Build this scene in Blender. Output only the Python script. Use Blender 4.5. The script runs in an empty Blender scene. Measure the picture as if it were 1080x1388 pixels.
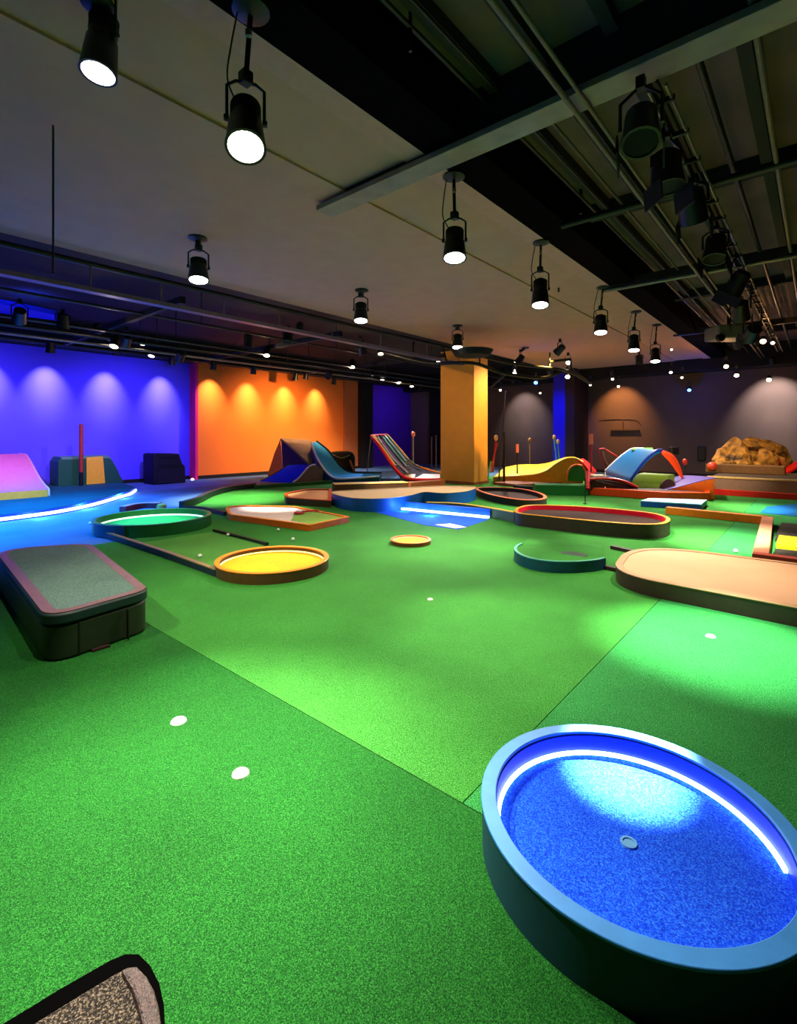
import bpy, bmesh, math, random
from mathutils import Vector, Matrix
random.seed(7)
S = bpy.context.scene
COL = S.collection
F = 670.0; CX = 540.0; HY = 590.0; CH = 1.6
TH = math.atan(570/670.0); CT, ST = math.cos(TH), math.sin(TH)
pi = math.pi

# ------------------------------------------------------------------ survey helpers (photo pixel -> place in the room)
def ray(px, py):
    a = (px-CX)/F
    return Vector((a*CT-ST, a*ST+CT, (HY-py)/F))
CAM = Vector((0, 0, CH))
def D(px, py, t): return CAM + ray(px, py)*t
def P(px, py, z=0.0):
    r = ray(px, py); return CAM + r*((z-CH)/r.z)
def OX(px, py, x):
    r = ray(px, py); return CAM + r*(x/r.x)
def OY(px, py, y):
    r = ray(px, py); return CAM + r*(y/r.y)
def PL(pts, z=0.0): return [P(a, b, z).to_2d() for a, b in pts]

# ------------------------------------------------------------------ materials
MATS = {}
def lin(c):
    return tuple((v/12.92 if v <= .04045 else ((v+.055)/1.055)**2.4) for v in c)
def mat(name, rgb, rough=.6, var=.08, scale=12, bump=.0, metal=0, spec=.4, emit=None, es=0, bscale=None, sheen=0, detail=4):
    if name in MATS: return MATS[name]
    m = bpy.data.materials.new(name); m.use_nodes = True
    nt = m.node_tree; b = nt.nodes['Principled BSDF']
    c = lin(rgb)
    tc = nt.nodes.new('ShaderNodeTexCoord')
    nz = nt.nodes.new('ShaderNodeTexNoise'); nz.inputs['Scale'].default_value = scale; nz.inputs['Detail'].default_value = detail
    nt.links.new(tc.outputs['Object'], nz.inputs['Vector'])
    rp = nt.nodes.new('ShaderNodeValToRGB')
    rp.color_ramp.elements[0].position = .3; rp.color_ramp.elements[1].position = .7
    rp.color_ramp.elements[0].color = tuple(max(0, v*(1-var)) for v in c)+(1,)
    rp.color_ramp.elements[1].color = tuple(min(1, v*(1+var)) for v in c)+(1,)
    nt.links.new(nz.outputs['Fac'], rp.inputs['Fac'])
    nt.links.new(rp.outputs['Color'], b.inputs['Base Color'])
    b.inputs['Roughness'].default_value = rough; b.inputs['Metallic'].default_value = metal
    b.inputs['Specular IOR Level'].default_value = spec
    if sheen: b.inputs['Sheen Weight'].default_value = sheen
    if bump:
        n2 = nt.nodes.new('ShaderNodeTexNoise'); n2.inputs['Scale'].default_value = bscale or scale*3; n2.inputs['Detail'].default_value = 3
        nt.links.new(tc.outputs['Object'], n2.inputs['Vector'])
        bp = nt.nodes.new('ShaderNodeBump'); bp.inputs['Strength'].default_value = bump; bp.inputs['Distance'].default_value = .01
        nt.links.new(n2.outputs['Fac'], bp.inputs['Height']); nt.links.new(bp.outputs['Normal'], b.inputs['Normal'])
    if emit:
        b.inputs['Emission Color'].default_value = tuple(emit)+(1,); b.inputs['Emission Strength'].default_value = es
    MATS[name] = m
    return m
def turf(name, c0, c1, c2, fine=420, rough=.85, bump=.7, spec=.08):
    """short artificial grass: fine two-scale speckle of dark and pale blades over broad pile variation"""
    if name in MATS: return MATS[name]
    m = bpy.data.materials.new(name); m.use_nodes = True
    nt = m.node_tree; b = nt.nodes['Principled BSDF']; N = nt.nodes.new; L = nt.links.new
    tc = N('ShaderNodeTexCoord')
    n1 = N('ShaderNodeTexNoise'); n1.inputs['Scale'].default_value = fine*.5; n1.inputs['Detail'].default_value = 2; n1.inputs['Roughness'].default_value = .6
    n2 = N('ShaderNodeTexNoise'); n2.inputs['Scale'].default_value = 1.3; n2.inputs['Detail'].default_value = 5
    vo = N('ShaderNodeTexVoronoi'); vo.inputs['Scale'].default_value = fine*.42
    for n in (n1, n2, vo): L(tc.outputs['Object'], n.inputs['Vector'])
    rp = N('ShaderNodeValToRGB')
    e = rp.color_ramp.elements
    e[0].position = .34; e[0].color = lin(c0)+(1,)
    e[1].position = .68; e[1].color = lin(c2)+(1,)
    k = rp.color_ramp.elements.new(.5); k.color = lin(c1)+(1,)
    L(n1.outputs['Fac'], rp.inputs['Fac'])
    hs = N('ShaderNodeHueSaturation')
    mr = N('ShaderNodeMapRange'); mr.inputs['From Min'].default_value = .3; mr.inputs['From Max'].default_value = .7
    mr.inputs['To Min'].default_value = .82; mr.inputs['To Max'].default_value = 1.15
    L(n2.outputs['Fac'], mr.inputs['Value']); L(mr.outputs['Result'], hs.inputs['Value']); L(rp.outputs['Color'], hs.inputs['Color'])
    # scattered pale blades
    sp = N('ShaderNodeValToRGB'); sp.color_ramp.elements[0].position = .02; sp.color_ramp.elements[0].color = (1, 1, 1, 1)
    sp.color_ramp.elements[1].position = .22; sp.color_ramp.elements[1].color = (0, 0, 0, 1)
    L(vo.outputs['Distance'], sp.inputs['Fac'])
    mx = N('ShaderNodeMix'); mx.data_type = 'RGBA'; mx.inputs['B'].default_value = tuple(min(1, v*1.7+.05) for v in lin(c2))+(1,)
    L(sp.outputs['Color'], mx.inputs['Factor']); L(hs.outputs['Color'], mx.inputs['A'])
    L(mx.outputs['Result'], b.inputs['Base Color'])
    b.inputs['Roughness'].default_value = rough; b.inputs['Specular IOR Level'].default_value = spec
    b.inputs['Sheen Weight'].default_value = .02
    bp = N('ShaderNodeBump'); bp.inputs['Strength'].default_value = bump; bp.inputs['Distance'].default_value = .006
    L(n1.outputs['Fac'], bp.inputs['Height']); L(bp.outputs['Normal'], b.inputs['Normal'])
    MATS[name] = m
    return m
def glow(name, rgb, s):
    if name in MATS: return MATS[name]
    m = bpy.data.materials.new(name); m.use_nodes = True
    b = m.node_tree.nodes['Principled BSDF']
    b.inputs['Base Color'].default_value = (.8, .8, .8, 1)
    b.inputs['Emission Color'].default_value = tuple(rgb)+(1,); b.inputs['Emission Strength'].default_value = s
    MATS[name] = m
    return m

M_TURF_A = turf('turf_green', (.06, .28, .06), (.15, .45, .13), (.34, .63, .28))
M_TURF_B = turf('turf_green_front', (.03, .20, .05), (.06, .32, .085), (.17, .46, .16), fine=480)
M_TURF_C = turf('turf_green_right', (.04, .28, .10), (.12, .46, .19), (.30, .65, .34))
M_TURF_Y = turf('turf_yellowish', (.20, .42, .12), (.36, .58, .22), (.55, .72, .35))
M_TURF_BLUE = turf('turf_blue', (.04, .20, .80), (.06, .32, .95), (.20, .5, 1), fine=330)
M_TURF_CUP = turf('turf_emerald', (.0, .45, .22), (.05, .62, .34), (.2, .8, .5))
M_CARPET = turf('carpet_grey', (.24, .36, .50), (.31, .43, .60), (.40, .52, .70), fine=300, bump=.2)
M_TARMAC = turf('speckled_mat', (.03, .025, .02), (.13, .11, .09), (.45, .40, .33), fine=330, rough=.7)
M_BLACK = mat('black_metal', (.045, .045, .05), .45, .2)
M_MATT = mat('matt_black', (.03, .028, .03), .85, .2)
M_GUN = mat('dark_steel', (.22, .2, .2), .4, .2, metal=.6)
M_STEEL = mat('worn_steel', (.5, .46, .42), .4, .2, metal=.5)
M_PIPE = mat('painted_pipe', (.42, .36, .30), .5, .15)
M_LENS = glow('lamp_lens', (1, .93, .8), 14)
M_LENSW = glow('warm_lens', (1, .6, .25), 8)
M_LENSB = glow('blue_lens', (.03, .16, 1), 8)
M_LED = glow('led_white', (.55, .75, 1), 7)
M_LEDB = glow('led_blue_white', (.45, .68, 1), 6)
M_LEDG = glow('led_green', (.45, 1, .7), 1.6)
M_LEDY = glow('led_yellow', (1, .75, .2), 1.6)

# ------------------------------------------------------------------ mesh builder
class MB:
    def __init__(s): s.v = []; s.f = []
    def add(s, vs, fs):
        o = len(s.v); s.v += [Vector(v) for v in vs]; s.f += [tuple(o+i for i in f) for f in fs]; return s
    def hexa(s, b, t):      # b, t: lists of 4 points
        return s.add(list(b)+list(t), [(3, 2, 1, 0), (4, 5, 6, 7), (0, 1, 5, 4), (1, 2, 6, 5), (2, 3, 7, 6), (3, 0, 4, 7)])
    def box(s, x0, x1, y0, y1, z0, z1):
        return s.hexa([(x0, y0, z0), (x1, y0, z0), (x1, y1, z0), (x0, y1, z0)], [(x0, y0, z1), (x1, y0, z1), (x1, y1, z1), (x0, y1, z1)])
    def obox(s, c, ax, ay, az, hx, hy, hz):
        c = Vector(c); q = []
        for k in (-1, 1):
            q.append([c+ax*(i*hx)+ay*(j*hy)+az*(k*hz) for i, j in ((-1, -1), (1, -1), (1, 1), (-1, 1))])
        return s.hexa(q[0], q[1])
    def prism(s, poly, z0, z1):
        n = len(poly)
        return s.add([(p[0], p[1], z0) for p in poly]+[(p[0], p[1], z1) for p in poly],
                     [tuple(range(n-1, -1, -1)), tuple(range(n, 2*n))]+[(i, (i+1) % n, n+(i+1) % n, n+i) for i in range(n)])
    def ring(s, o, i, z0, z1):   # closed wall between two loops
        n = len(o); V = []
        for z in (z0, z1):
            for L in (o, i): V += [(p[0], p[1], z) for p in L]
        f = []
        for k in range(n):
            j = (k+1) % n
            f += [(k, j, 2*n+j, 2*n+k), (n+j, n+k, 3*n+k, 3*n+j), (2*n+k, 2*n+j, 3*n+j, 3*n+k), (k, n+k, n+j, j)]
        return s.add(V, f)
    def strip(s, a, b, z0, z1):  # open wall between two polylines
        n = len(a)
        za = z0 if isinstance(z0, (list, tuple)) else [z0]*n; zb = z1 if isinstance(z1, (list, tuple)) else [z1]*n
        V = [(p[0], p[1], za[k]) for k, p in enumerate(a)]+[(p[0], p[1], za[k]) for k, p in enumerate(b)]
        V += [(p[0], p[1], zb[k]) for k, p in enumerate(a)]+[(p[0], p[1], zb[k]) for k, p in enumerate(b)]
        f = []
        for k in range(n-1):
            j = k+1
            f += [(k, j, 2*n+j, 2*n+k), (n+j, n+k, 3*n+k, 3*n+j), (2*n+k, 2*n+j, 3*n+j, 3*n+k), (k, n+k, n+j, j)]
        f += [(0, 2*n, 3*n, n), (n-1, 2*n-1, 4*n-1, 3*n-1)]
        return s.add(V, f)
    def tube(s, path, r, n=8):
        path = [Vector(p) for p in path]; m = len(path)
        rr = r if isinstance(r, (list, tuple)) else [r]*m
        base = len(s.v); V = []; f = []
        prev = None
        for k, p in enumerate(path):
            d = (path[min(k+1, m-1)]-path[max(k-1, 0)]).normalized()
            if prev is None: u = d.orthogonal().normalized()
            else: u = (prev-d*prev.dot(d)); u = u.normalized() if u.length > 1e-5 else d.orthogonal().normalized()
            prev = u; w = d.cross(u)
            for i in range(n):
                a = 2*pi*i/n; V.append(p+(u*math.cos(a)+w*math.sin(a))*rr[k])
        for k in range(m-1):
            for i in range(n):
                j = (i+1) % n; f.append((k*n+i, k*n+j, (k+1)*n+j, (k+1)*n+i))
        f += [tuple(range(n-1, -1, -1)), tuple((m-1)*n+i for i in range(n))]
        return s.add(V, f)
    def lathe(s, prof, o=(0, 0, 0), ax=(0, 0, 1), n=20):
        """prof: (distance along axis, radius)"""
        ax = Vector(ax).normalized(); o = Vector(o)
        return s.tube2([o+ax*a for a, r in prof], [max(r, 1e-4) for a, r in prof], ax, n)
    def tube2(s, pts, rr, d, n):
        u = d.orthogonal().normalized(); w = d.cross(u); V = []; f = []; m = len(pts)
        for k, p in enumerate(pts):
            for i in range(n):
                a = 2*pi*i/n; V.append(p+(u*math.cos(a)+w*math.sin(a))*rr[k])
        for k in range(m-1):
            for i in range(n):
                j = (i+1) % n; f.append((k*n+i, k*n+j, (k+1)*n+j, (k+1)*n+i))
        f += [tuple(range(n-1, -1, -1)), tuple((m-1)*n+i for i in range(n))]
        return s.add(V, f)
    def sheet(s, L, R, th=.03, down=False):
        """ribbon between two 3-D edges, with thickness or a skirt to the ground (down = floor height)"""
        n = len(L); L = [Vector(p) for p in L]; R = [Vector(p) for p in R]
        if down is not False:
            l2 = [Vector((p.x, p.y, min(down, p.z-.005))) for p in L]; r2 = [Vector((p.x, p.y, min(down, p.z-.005))) for p in R]
        else:
            l2 = [p-Vector((0, 0, th)) for p in L]; r2 = [p-Vector((0, 0, th)) for p in R]
        V = L+R+l2+r2; f = []
        for k in range(n-1):
            j = k+1
            f += [(k, j, n+j, n+k), (2*n+k, 3*n+k, 3*n+j, 2*n+j), (k, 2*n+k, 2*n+j, j), (n+k, n+j, 3*n+j, 3*n+k)]
        f += [(0, n, 3*n, 2*n), (n-1, 2*n-1+2*n-n, 0, 0)][:1]
        f.append((n-1, 3*n-1, 4*n-1, 2*n-1))
        return s.add(V, f)
    def panel(s, pts, nrm, th):
        nrm = Vector(nrm).normalized()*th; n = len(pts); pts = [Vector(p) for p in pts]
        return s.add(pts+[p+nrm for p in pts], [tuple(range(n-1, -1, -1)), tuple(range(n, 2*n))]+[(i, (i+1) % n, n+(i+1) % n, n+i) for i in range(n)])
    def build(s, name, m, parent=None, bevel=0, smooth=None, label=None):
        me = bpy.data.meshes.new(name); me.from_pydata([tuple(v) for v in s.v], [], s.f)
        bm = bmesh.new(); bm.from_mesh(me); bmesh.ops.recalc_face_normals(bm, faces=bm.faces); bm.to_mesh(me); bm.free()
        o = bpy.data.objects.new(name, me); COL.objects.link(o); me.materials.append(m)
        if parent is not None:
            o.parent = parent
            w = Vector(parent.location)
            if parent.parent is not None: w += parent.parent.location
            me.transform(Matrix.Translation(-w))
        if smooth is not None:
            for p in me.polygons: p.use_smooth = True
            try: me.set_sharp_from_angle(angle=math.radians(smooth))
            except Exception: pass
        if bevel:
            b = o.modifiers.new('bevel', 'BEVEL'); b.width = bevel; b.segments = 2; b.limit_method = 'ANGLE'; b.angle_limit = math.radians(45)
        if label: o['label'] = label
        return o
def thing(name, label, cat, loc=(0, 0, 0), group=None):
    o = bpy.data.objects.new(name, None); COL.objects.link(o); o.location = Vector((loc[0], loc[1], loc[2] if len(loc) > 2 else 0))
    o.empty_display_size = .1
    o['label'] = label; o['category'] = cat
    if group: o['group'] = group
    return o
def tag(o, label, cat, group=None):
    o['label'] = label; o['category'] = cat
    if group: o['group'] = group
    return o
def struct(o): o['kind'] = 'structure'; return o

def cat_closed(pts, n=6):
    out = []; m = len(pts); pts = [Vector(p) for p in pts]
    for k in range(m):
        a, b, c, d = pts[k-1], pts[k], pts[(k+1) % m], pts[(k+2) % m]
        for i in range(n):
            t = i/n; out.append(.5*((2*b)+(c-a)*t+(2*a-5*b+4*c-d)*t*t+(3*b-a-3*c+d)*t**3))
    return out
def cat_open(pts, n=6):
    pts = [Vector(p) for p in pts]; q = [2*pts[0]-pts[1]]+pts+[2*pts[-1]-pts[-2]]; out = []
    for k in range(1, len(q)-2):
        a, b, c, d = q[k-1], q[k], q[k+1], q[k+2]
        for i in range(n):
            t = i/n; out.append(.5*((2*b)+(c-a)*t+(2*a-5*b+4*c-d)*t*t+(3*b-a-3*c+d)*t**3))
    out.append(pts[-1]); return out
def fillet(corners, radii, n=8):
    out = []; m = len(corners)
    for k in range(m):
        a, b, c = (Vector(corners[k-1][:2]), Vector(corners[k][:2]), Vector(corners[(k+1) % m][:2]))
        r = radii[k] if isinstance(radii, (list, tuple)) else radii
        if r <= 0: out.append(b); continue
        u = (a-b).normalized(); w = (c-b).normalized(); ang = u.angle(w)
        d = min(r/math.tan(ang/2), .49*(a-b).length, .49*(c-b).length)
        p0 = b+u*d; p1 = b+w*d
        for i in range(n+1):
            t = i/n; out.append(p0*(1-t)**2+b*2*t*(1-t)*(.85)+p1*t*t+(p0+p1)*.5*2*t*(1-t)*.15)
    return out
def area2(p): return sum(p[i][0]*p[(i+1) % len(p)][1]-p[(i+1) % len(p)][0]*p[i][1] for i in range(len(p)))/2
def ccw(p): return p if area2(p) > 0 else list(reversed(p))
def inset(p, d):
    n = len(p); out = []
    for k in range(n):
        a, b, c = p[k-1], p[k], p[(k+1) % n]
        e1 = (b-a).normalized(); e2 = (c-b).normalized()
        n1 = Vector((-e1.y, e1.x)); n2 = Vector((-e2.y, e2.x)); h = n1+n2
        if h.length < 1e-6: h = n1
        h.normalize(); out.append(b+h*(d/max(.45, h.dot(n1))))
    return out
def offs(p, d):
    n = len(p); out = []
    for k in range(n):
        e = (p[min(k+1, n-1)]-p[max(k-1, 0)]).normalized(); out.append(p[k]+Vector((-e.y, e.x))*d)
    return out
def cen(p): 
    c = sum((Vector(q[:2]) for q in p), Vector((0, 0)))/len(p); return (c.x, c.y, 0)
def circle(c, r, n=72): return [Vector((c[0]+r*math.cos(2*pi*i/n), c[1]+r*math.sin(2*pi*i/n))) for i in range(n)]

# raised putting tray: kerb wall, coloured rim, inner playing surface
def tray(name, label, cat, poly, z1, zf, rim, side, rimmat, surf, cap=.012, z0=.015, group=None, inner=None):
    poly = ccw([Vector(q) for q in poly]); t = thing(name, label, cat, cen(poly)[:2]+(z0,), group)
    i = inset(poly, rim)
    kb_ = MB().ring(poly, i, z0, z1-cap).build('kerb', side, t, smooth=40)
    o2 = inset(poly, -.004); i2 = inset(poly, rim+.004)
    MB().ring(o2, i2, z1-cap, z1).build('rim', rimmat, kb_, bevel=.003, smooth=40)
    MB().prism(i, z0, zf).build('playing_surface', surf, t, smooth=40)
    return t, poly, i
def kerb(name, label, pts, h, w, m, z0=.015, cap=None, smooth=True, cat='kerb', par=None, group=None):
    p = [Vector(q) for q in pts]; p = cat_open(p, 5) if smooth else p
    a = offs(p, w/2); b = offs(p, -w/2)
    if cap:
        t = thing(name, label, cat, (p[0].x, p[0].y, z0), group)
        MB().strip(a, b, z0, h-.012).build('board', m, t, smooth=40)
        MB().strip(offs(p, w/2+.004), offs(p, -w/2-.004), h-.012, h).build('edge_trim', cap, t, smooth=40)
        return t
    return tag(MB().strip(a, b, z0, h).build(name, m, smooth=40), label, cat, group)

# ------------------------------------------------------------------ lights
def spot(loc, to, W, col=(1, .9, .75), ang=100, blend=.9, r=.05):
    l = bpy.data.lights.new('spot', 'SPOT'); l.energy = W; l.color = col; l.spot_size = math.radians(ang); l.spot_blend = blend; l.shadow_soft_size = r
    o = bpy.data.objects.new('spot_light', l); COL.objects.link(o); o.location = loc
    d = Vector(to)-Vector(loc); o.rotation_euler = d.to_track_quat('-Z', 'Y').to_euler(); return o
def point(loc, W, col, r=.08):
    l = bpy.data.lights.new('point', 'POINT'); l.energy = W; l.color = col; l.shadow_soft_size = r
    o = bpy.data.objects.new('point_light', l); COL.objects.link(o); o.location = loc; return o

# ================================================================== ROOM
M_CEIL = mat('drywall_taupe', (.73, .55, .46), .9, .05, 3)
M_DECK = mat('deck_greenish', (.38, .30, .28), .85, .25, 1.5, bump=.2)
M_BEAMF = mat('beam_flange', (.58, .50, .46), .6, .2, 4)
M_PURPLE = mat('paint_violet', (.37, .30, .98), .75, .03, 2)
M_PURPD = mat('paint_dark_violet', (.28, .12, .62), .75, .03, 2)
M_ORANGE = mat('paint_orange', (1.0, .50, .16), .75, .03, 2)
M_MAG_LIT = mat('magenta_lit_return', (.95, .12, .45), .7, .03, 2)
M_CHAR = mat('paint_charcoal', (.31, .26, .235), .85, .05, 2)
M_DARK = mat('soft_black_paint', (.07, .06, .065), .8, .1)
XL, XR, YB, YR = -17.6, 6.0, 22.0, -4.0
def quadbox(name, x0, x1, y0, y1, z0, z1, m, st=True, bevel=0):
    o = MB().box(x0, x1, y0, y1, z0, z1).build(name, m, bevel=bevel)
    return struct(o) if st else o
quadbox('floor', XL-.2, XR+.2, YR-.2, YB+.2, -.2, 0, M_CARPET)
# turf, laid in three sheets with seams between them
g = .0025
back = [P(246, 688), P(268, 681), P(288, 671), P(315, 664.5), P(345, 661), P(445, 656), P(520, 655)]
A = [(-1.17-g, 1.8+g), (-1.17-g, 19), (-9, 19)] + [(v.x, v.y) for v in reversed(back)] + [(-10.4, 4.2), (-8.0, 4.0), (-7.98, 1.8+g)]
struct(MB().prism(A, 0, .015).build('floor_turf', M_TURF_A))
struct(MB().prism([(-7.98, -3.9), (5.9, -3.9), (5.9, 1.8-g), (-7.98, 1.8-g)], 0, .015).build('floor_turf_front', M_TURF_B))
struct(MB().prism([(-1.17+g, 1.8+g), (5.9, 1.8+g), (5.9, 19), (-1.17+g, 19)], 0, .015).build('floor_turf_right', M_TURF_C))
quadbox('wall_left', XL-.2, XL, YR, YB, 0, 5.2, M_PURPLE)
quadbox('wall_back', XL-.2, XR+.2, YB, YB+.2, 0, 5.2, M_CHAR)
quadbox('wall_right', XR, XR+.2, YR, YB, 0, 5.2, M_CHAR)
quadbox('wall_rear', XL-.2, XR+.2, YR-.2, YR, 0, 5.2, M_CHAR)
quadbox('baseboard_left', XL, XL+.03, YR, 8.85, 0, .12, M_DARK)
quadbox('baseboard_back', -11, XR, YB-.03, YB, 0, .12, M_DARK)
# orange feature wall standing proud of the violet one
quadbox('wall_orange', XL, -17.2, 8.95, 16.16, 0, 4.9, M_ORANGE)
quadbox('trim_1', XL, -17.16, 8.85, 8.95, 0, 4.9, M_MAG_LIT)  # return face coloured for the magenta light falling on it
quadbox('trim_2', XL, -17.1, 16.16, 17.05, .1, 4.9, mat('paint_terracotta', (.78, .42, .22), .8, .04))
quadbox('baseboard_orange', -17.2, -17.15, 8.95, 16.16, 0, .13, M_DARK)
quadbox('trim_3', XL, -16.75, 17.05, 17.75, 0, 4.9, M_DARK)
quadbox('wall_dark_violet', XL, -17.55, 17.75, 21.95, 0, 4.9, M_PURPD)
# black return and back panels near the corner
quadbox('trim_4', XL+.05, -16.4, 21.7, 22, 0, 4.9, mat('paint_putty', (.38, .33, .26), .8))
quadbox('trim_5', -16.4, -13.2, 21.9, 22, 0, 4.9, M_DARK)
quadbox('trim_6', -8.75, -8.15, 20.6, 22, 0, 4.3, mat('paint_royal_blue', (.10, .08, .85), .7, .03))
quadbox('trim_7', -8.15, -7.75, 20.4, 22, 0, 4.9, mat('paint_brown_black', (.16, .11, .10), .8))
# ceiling
quadbox('ceiling', XL-.2, XR+.2, YR-.2, YB+.2, 5.2, 5.4, M_MATT)
quadbox('ceiling_drywall', -8.6, -4.14, YR, YB-.4, 4.4, 5.2, M_CEIL)
quadbox('ceiling_step', -4.14, -3.23, YR, YB-.4, 4.425, 5.2, M_CEIL)
quadbox('ceiling_edge', -3.23, -2.99, YR, YB-.4, 4.4, 5.2, mat('drywall_edge', (.76, .56, .50), .9, .05))
quadbox('ceiling_deck', -2.45, XR, YR, YB, 4.78, 5.2, M_DECK)
quadbox('ceiling_recess', XL, -8.6, YR, YB, 4.85, 5.2, mat('recess_black', (.03, .026, .03), .9, .15))
quadbox('trim_8', -2.99, -2.55, YR, YB, 4.4, 4.8, mat('beam_near_black', (.02, .012, .012), .95, spec=.03))
for n, y in ((9, 4.0), (10, 9.65), (11, 15.5)):
    w = .13 if n == 9 else .05
    if n != 9: quadbox('trim_%d' % n, -3.1, XR, y-w, y+w, 4.36, 4.5, M_GUN)
# big cross beam: flange and web
t = thing('steel_beam', 'large dark steel roof beam crossing the open ceiling at top right', 'beam', (0, 4, 4.4))
MB().box(-4.6, XR, 3.88, 4.14, 4.30, 4.36).build('flange', M_BEAMF, t, bevel=.006)
MB().box(-4.14, XR, 3.92, 4.05, 4.36, 4.78).build('web', mat('beam_navy', (.09, .08, .13), .6), t)
t['label'] = 'large steel roof beam with a pale lower flange crossing the open ceiling at top right'
# deck ribs
for k, x in enumerate((-2.2, -1.75, -1.2, -.45, .35, 1.2, 2.2)):
    quadbox('trim_%d' % (20+k), x-.05, x+.05, YR, YB, 4.66, 4.78, mat('rib_dark', (.12, .12, .10), .8))
for k, y in enumerate((.8, 7.0, 12.4, 18.0)):
    quadbox('trim_%d' % (30+k), -2.45, XR, y-.09, y+.09, 4.6, 4.78, M_DARK)
quadbox('trim_40', XL, -16.4, YR, YB, 4.22, 4.9, M_MATT)       # black valance over the left walls
quadbox('trim_41', XL, XR, 21.0, YB-.05, 4.0, 4.9, M_MATT)

# pillar
pl = thing('square_pillar', 'broad orange square pillar standing in the middle of the course', 'pillar', (-9.0, 14, 0))
PO = mat('pillar_orange', (.88, .60, .20), .8, .05, 3)
MB().box(-9.69, -8.38, 13.57, 14.42, .015, 4.4).build('shaft', PO, pl, bevel=.01)
MB().box(-9.72, -8.35, 13.54, 14.45, .015, .1).build('skirting', mat('pillar_base', (.55, .30, .12), .7), pl)

# ================================================================== PIPES, TRUSSES
def pipe(name, label, pts, r, m=M_BLACK, cat='pipe', n=8, group=None):
    return tag(MB().tube(pts, r, n).build(name, m, smooth=50), label, cat, group)
Y0, Y1 = -3.8, 21
# ladder truss at the drywall edge on the left
tr = thing('ladder_truss', 'long black ladder truss with a violet lit bottom chord along the left ceiling edge', 'truss', (-8.9, 5, 4))
MB().tube([(-8.75, Y0, 4.30), (-8.75, 13.5, 4.30)], .045).build('top_chord', M_BLACK, tr, smooth=50)
MB().box(-8.87, -8.70, Y0, 13.5, 3.86, 3.93).build('bottom_chord', mat('chord_grey', (.42, .36, .42), .5), tr)
for y in (-1, .55, 1.6, 2.8, 3.9, 5.1, 6.4, 7.9, 9.6, 11.6, 13.3):
    MB().tube([(-8.79, y, 3.9), (-8.77, y, 4.28)], .016, 6).build('strut', M_STEEL, tr, smooth=50)
for i, (x, z, r, lab, m) in enumerate((
        (-10.4, 4.05, .03, 'thin grey rail running behind the ladder truss', M_GUN),
        (-11.6, 3.83, .035, 'dark lighting rail second from the ladder truss', M_GUN),
        (-12.6, 3.86, .05, 'thick black pipe between the lighting rails on the left', M_BLACK),
        (-13.6, 3.84, .035, 'steel lighting rail carrying the wall spots on the left', M_STEEL),
        (-15.6, 4.05, .05, 'black pipe closest to the violet and orange walls', M_BLACK))):
    pipe('ceiling_rail', lab, [(x, Y0, z), (x, Y1, z)], r, m, 'rail')
    # drop rods carrying each rail
    for y in (1.5, 5.5, 9.5, 14):
        pipe('drop_rod', 'thin threaded rods dropping from the black ceiling to the left rails', [(x, y, z), (x, y, 4.86)], .012, M_GUN, 'rod', 6, 'drop rods above the left rails')
for k, (x, y) in enumerate(((-12, 1.5), (-12, 4.3), (-12, 8.2), (-12, 12.5))):
    o = MB().box(x-3.3, x+3.2, y-.05, y+.05, 4.0, 4.12).build('cross_bar', M_MATT)
    tag(o, ('nearest', 'second', 'third', 'farthest')[k]+' black cross bar tying the left lighting rails together', 'bar')
# rods in the open ceiling on the right
def xz(px, py, z):   # x of a ceiling line at height z passing through this pixel
    return P(px, py, z).x
xa = xz(780, 135, 4.35)
pipe('conduit_pipe', 'tan painted conduit, the left of the close pair crossing the open ceiling', [(xa, Y0, 4.25), (xa, Y1, 4.25)], .022, M_PIPE)
pipe('conduit_pipe', 'tan painted conduit, the right of the close pair crossing the open ceiling', [(xa+.09, Y0, 4.28), (xa+.09, Y1, 4.28)], .018, M_PIPE)
pipe('conduit_pipe', 'dark thin pipe beside the drywall edge in the open ceiling', [(-2.3, Y0, 4.62), (-2.3, Y1, 4.62)], .02, M_GUN)
pipe('conduit_pipe', 'dark thin pipe next to the one beside the drywall edge', [(-2.15, Y0, 4.62), (-2.15, Y1, 4.62)], .014, M_GUN)
pipe('conduit_pipe', 'brown pipe near the right edge of the open ceiling', [(xz(1040, 140, 4.4), Y0, 4.4), (xz(1040, 140, 4.4), Y1, 4.4)], .025, M_PIPE)
pipe('conduit_pipe', 'thin pipe between the tan conduits and the drop rod', [(-1.85, 4.2, 4.45), (-1.85, Y1, 4.45)], .016, mat('pipe_dim', (.3, .26, .2), .6))
xt = -.93
pipe('conduit_pipe', 'grey pipe running just right of the black lighting track', [(xt+.22, 4.1, 4.5), (xt+.22, Y1, 4.5)], .03, M_GUN)
pipe('cross_pipe', 'thick black cross pipe nearer than the other cross pipe', [(-2.6, 6.4, 4.38), (XR, 6.4, 4.38)], .045, M_BLACK)
pipe('cross_pipe', 'pale steel cross pipe farther than the thick black one', [(-3.1, 9.65, 4.33), (XR, 9.65, 4.33)], .035, M_STEEL)
rod = P(787, 195, 4.75)
pipe('drop_rod', 'black drop rod hanging by itself in the open ceiling', [OY(787, 290, 6.4)+Vector((0, 0, 4.79-OY(787, 290, 6.4).z)), OY(787, 290, 6.4)], .022, M_BLACK, 'rod')
pipe('drop_rod', 'small drop rod inside the recessed ceiling bay behind the hanging lamps', [Vector((-3.8, OX(757, 396, -3.8).y, 4.48)), OX(757, 396, -3.8)], .018, M_BLACK, 'rod')
pipe('drop_rod', 'thin rod hanging from the drywall ceiling at upper left', [Vector((-5.27, OX(72, 170, -5.27).y, 4.41)), OX(72, 330, -5.27), OX(72, 372, -5.27)], .009, M_BLACK, 'rod')
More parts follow.
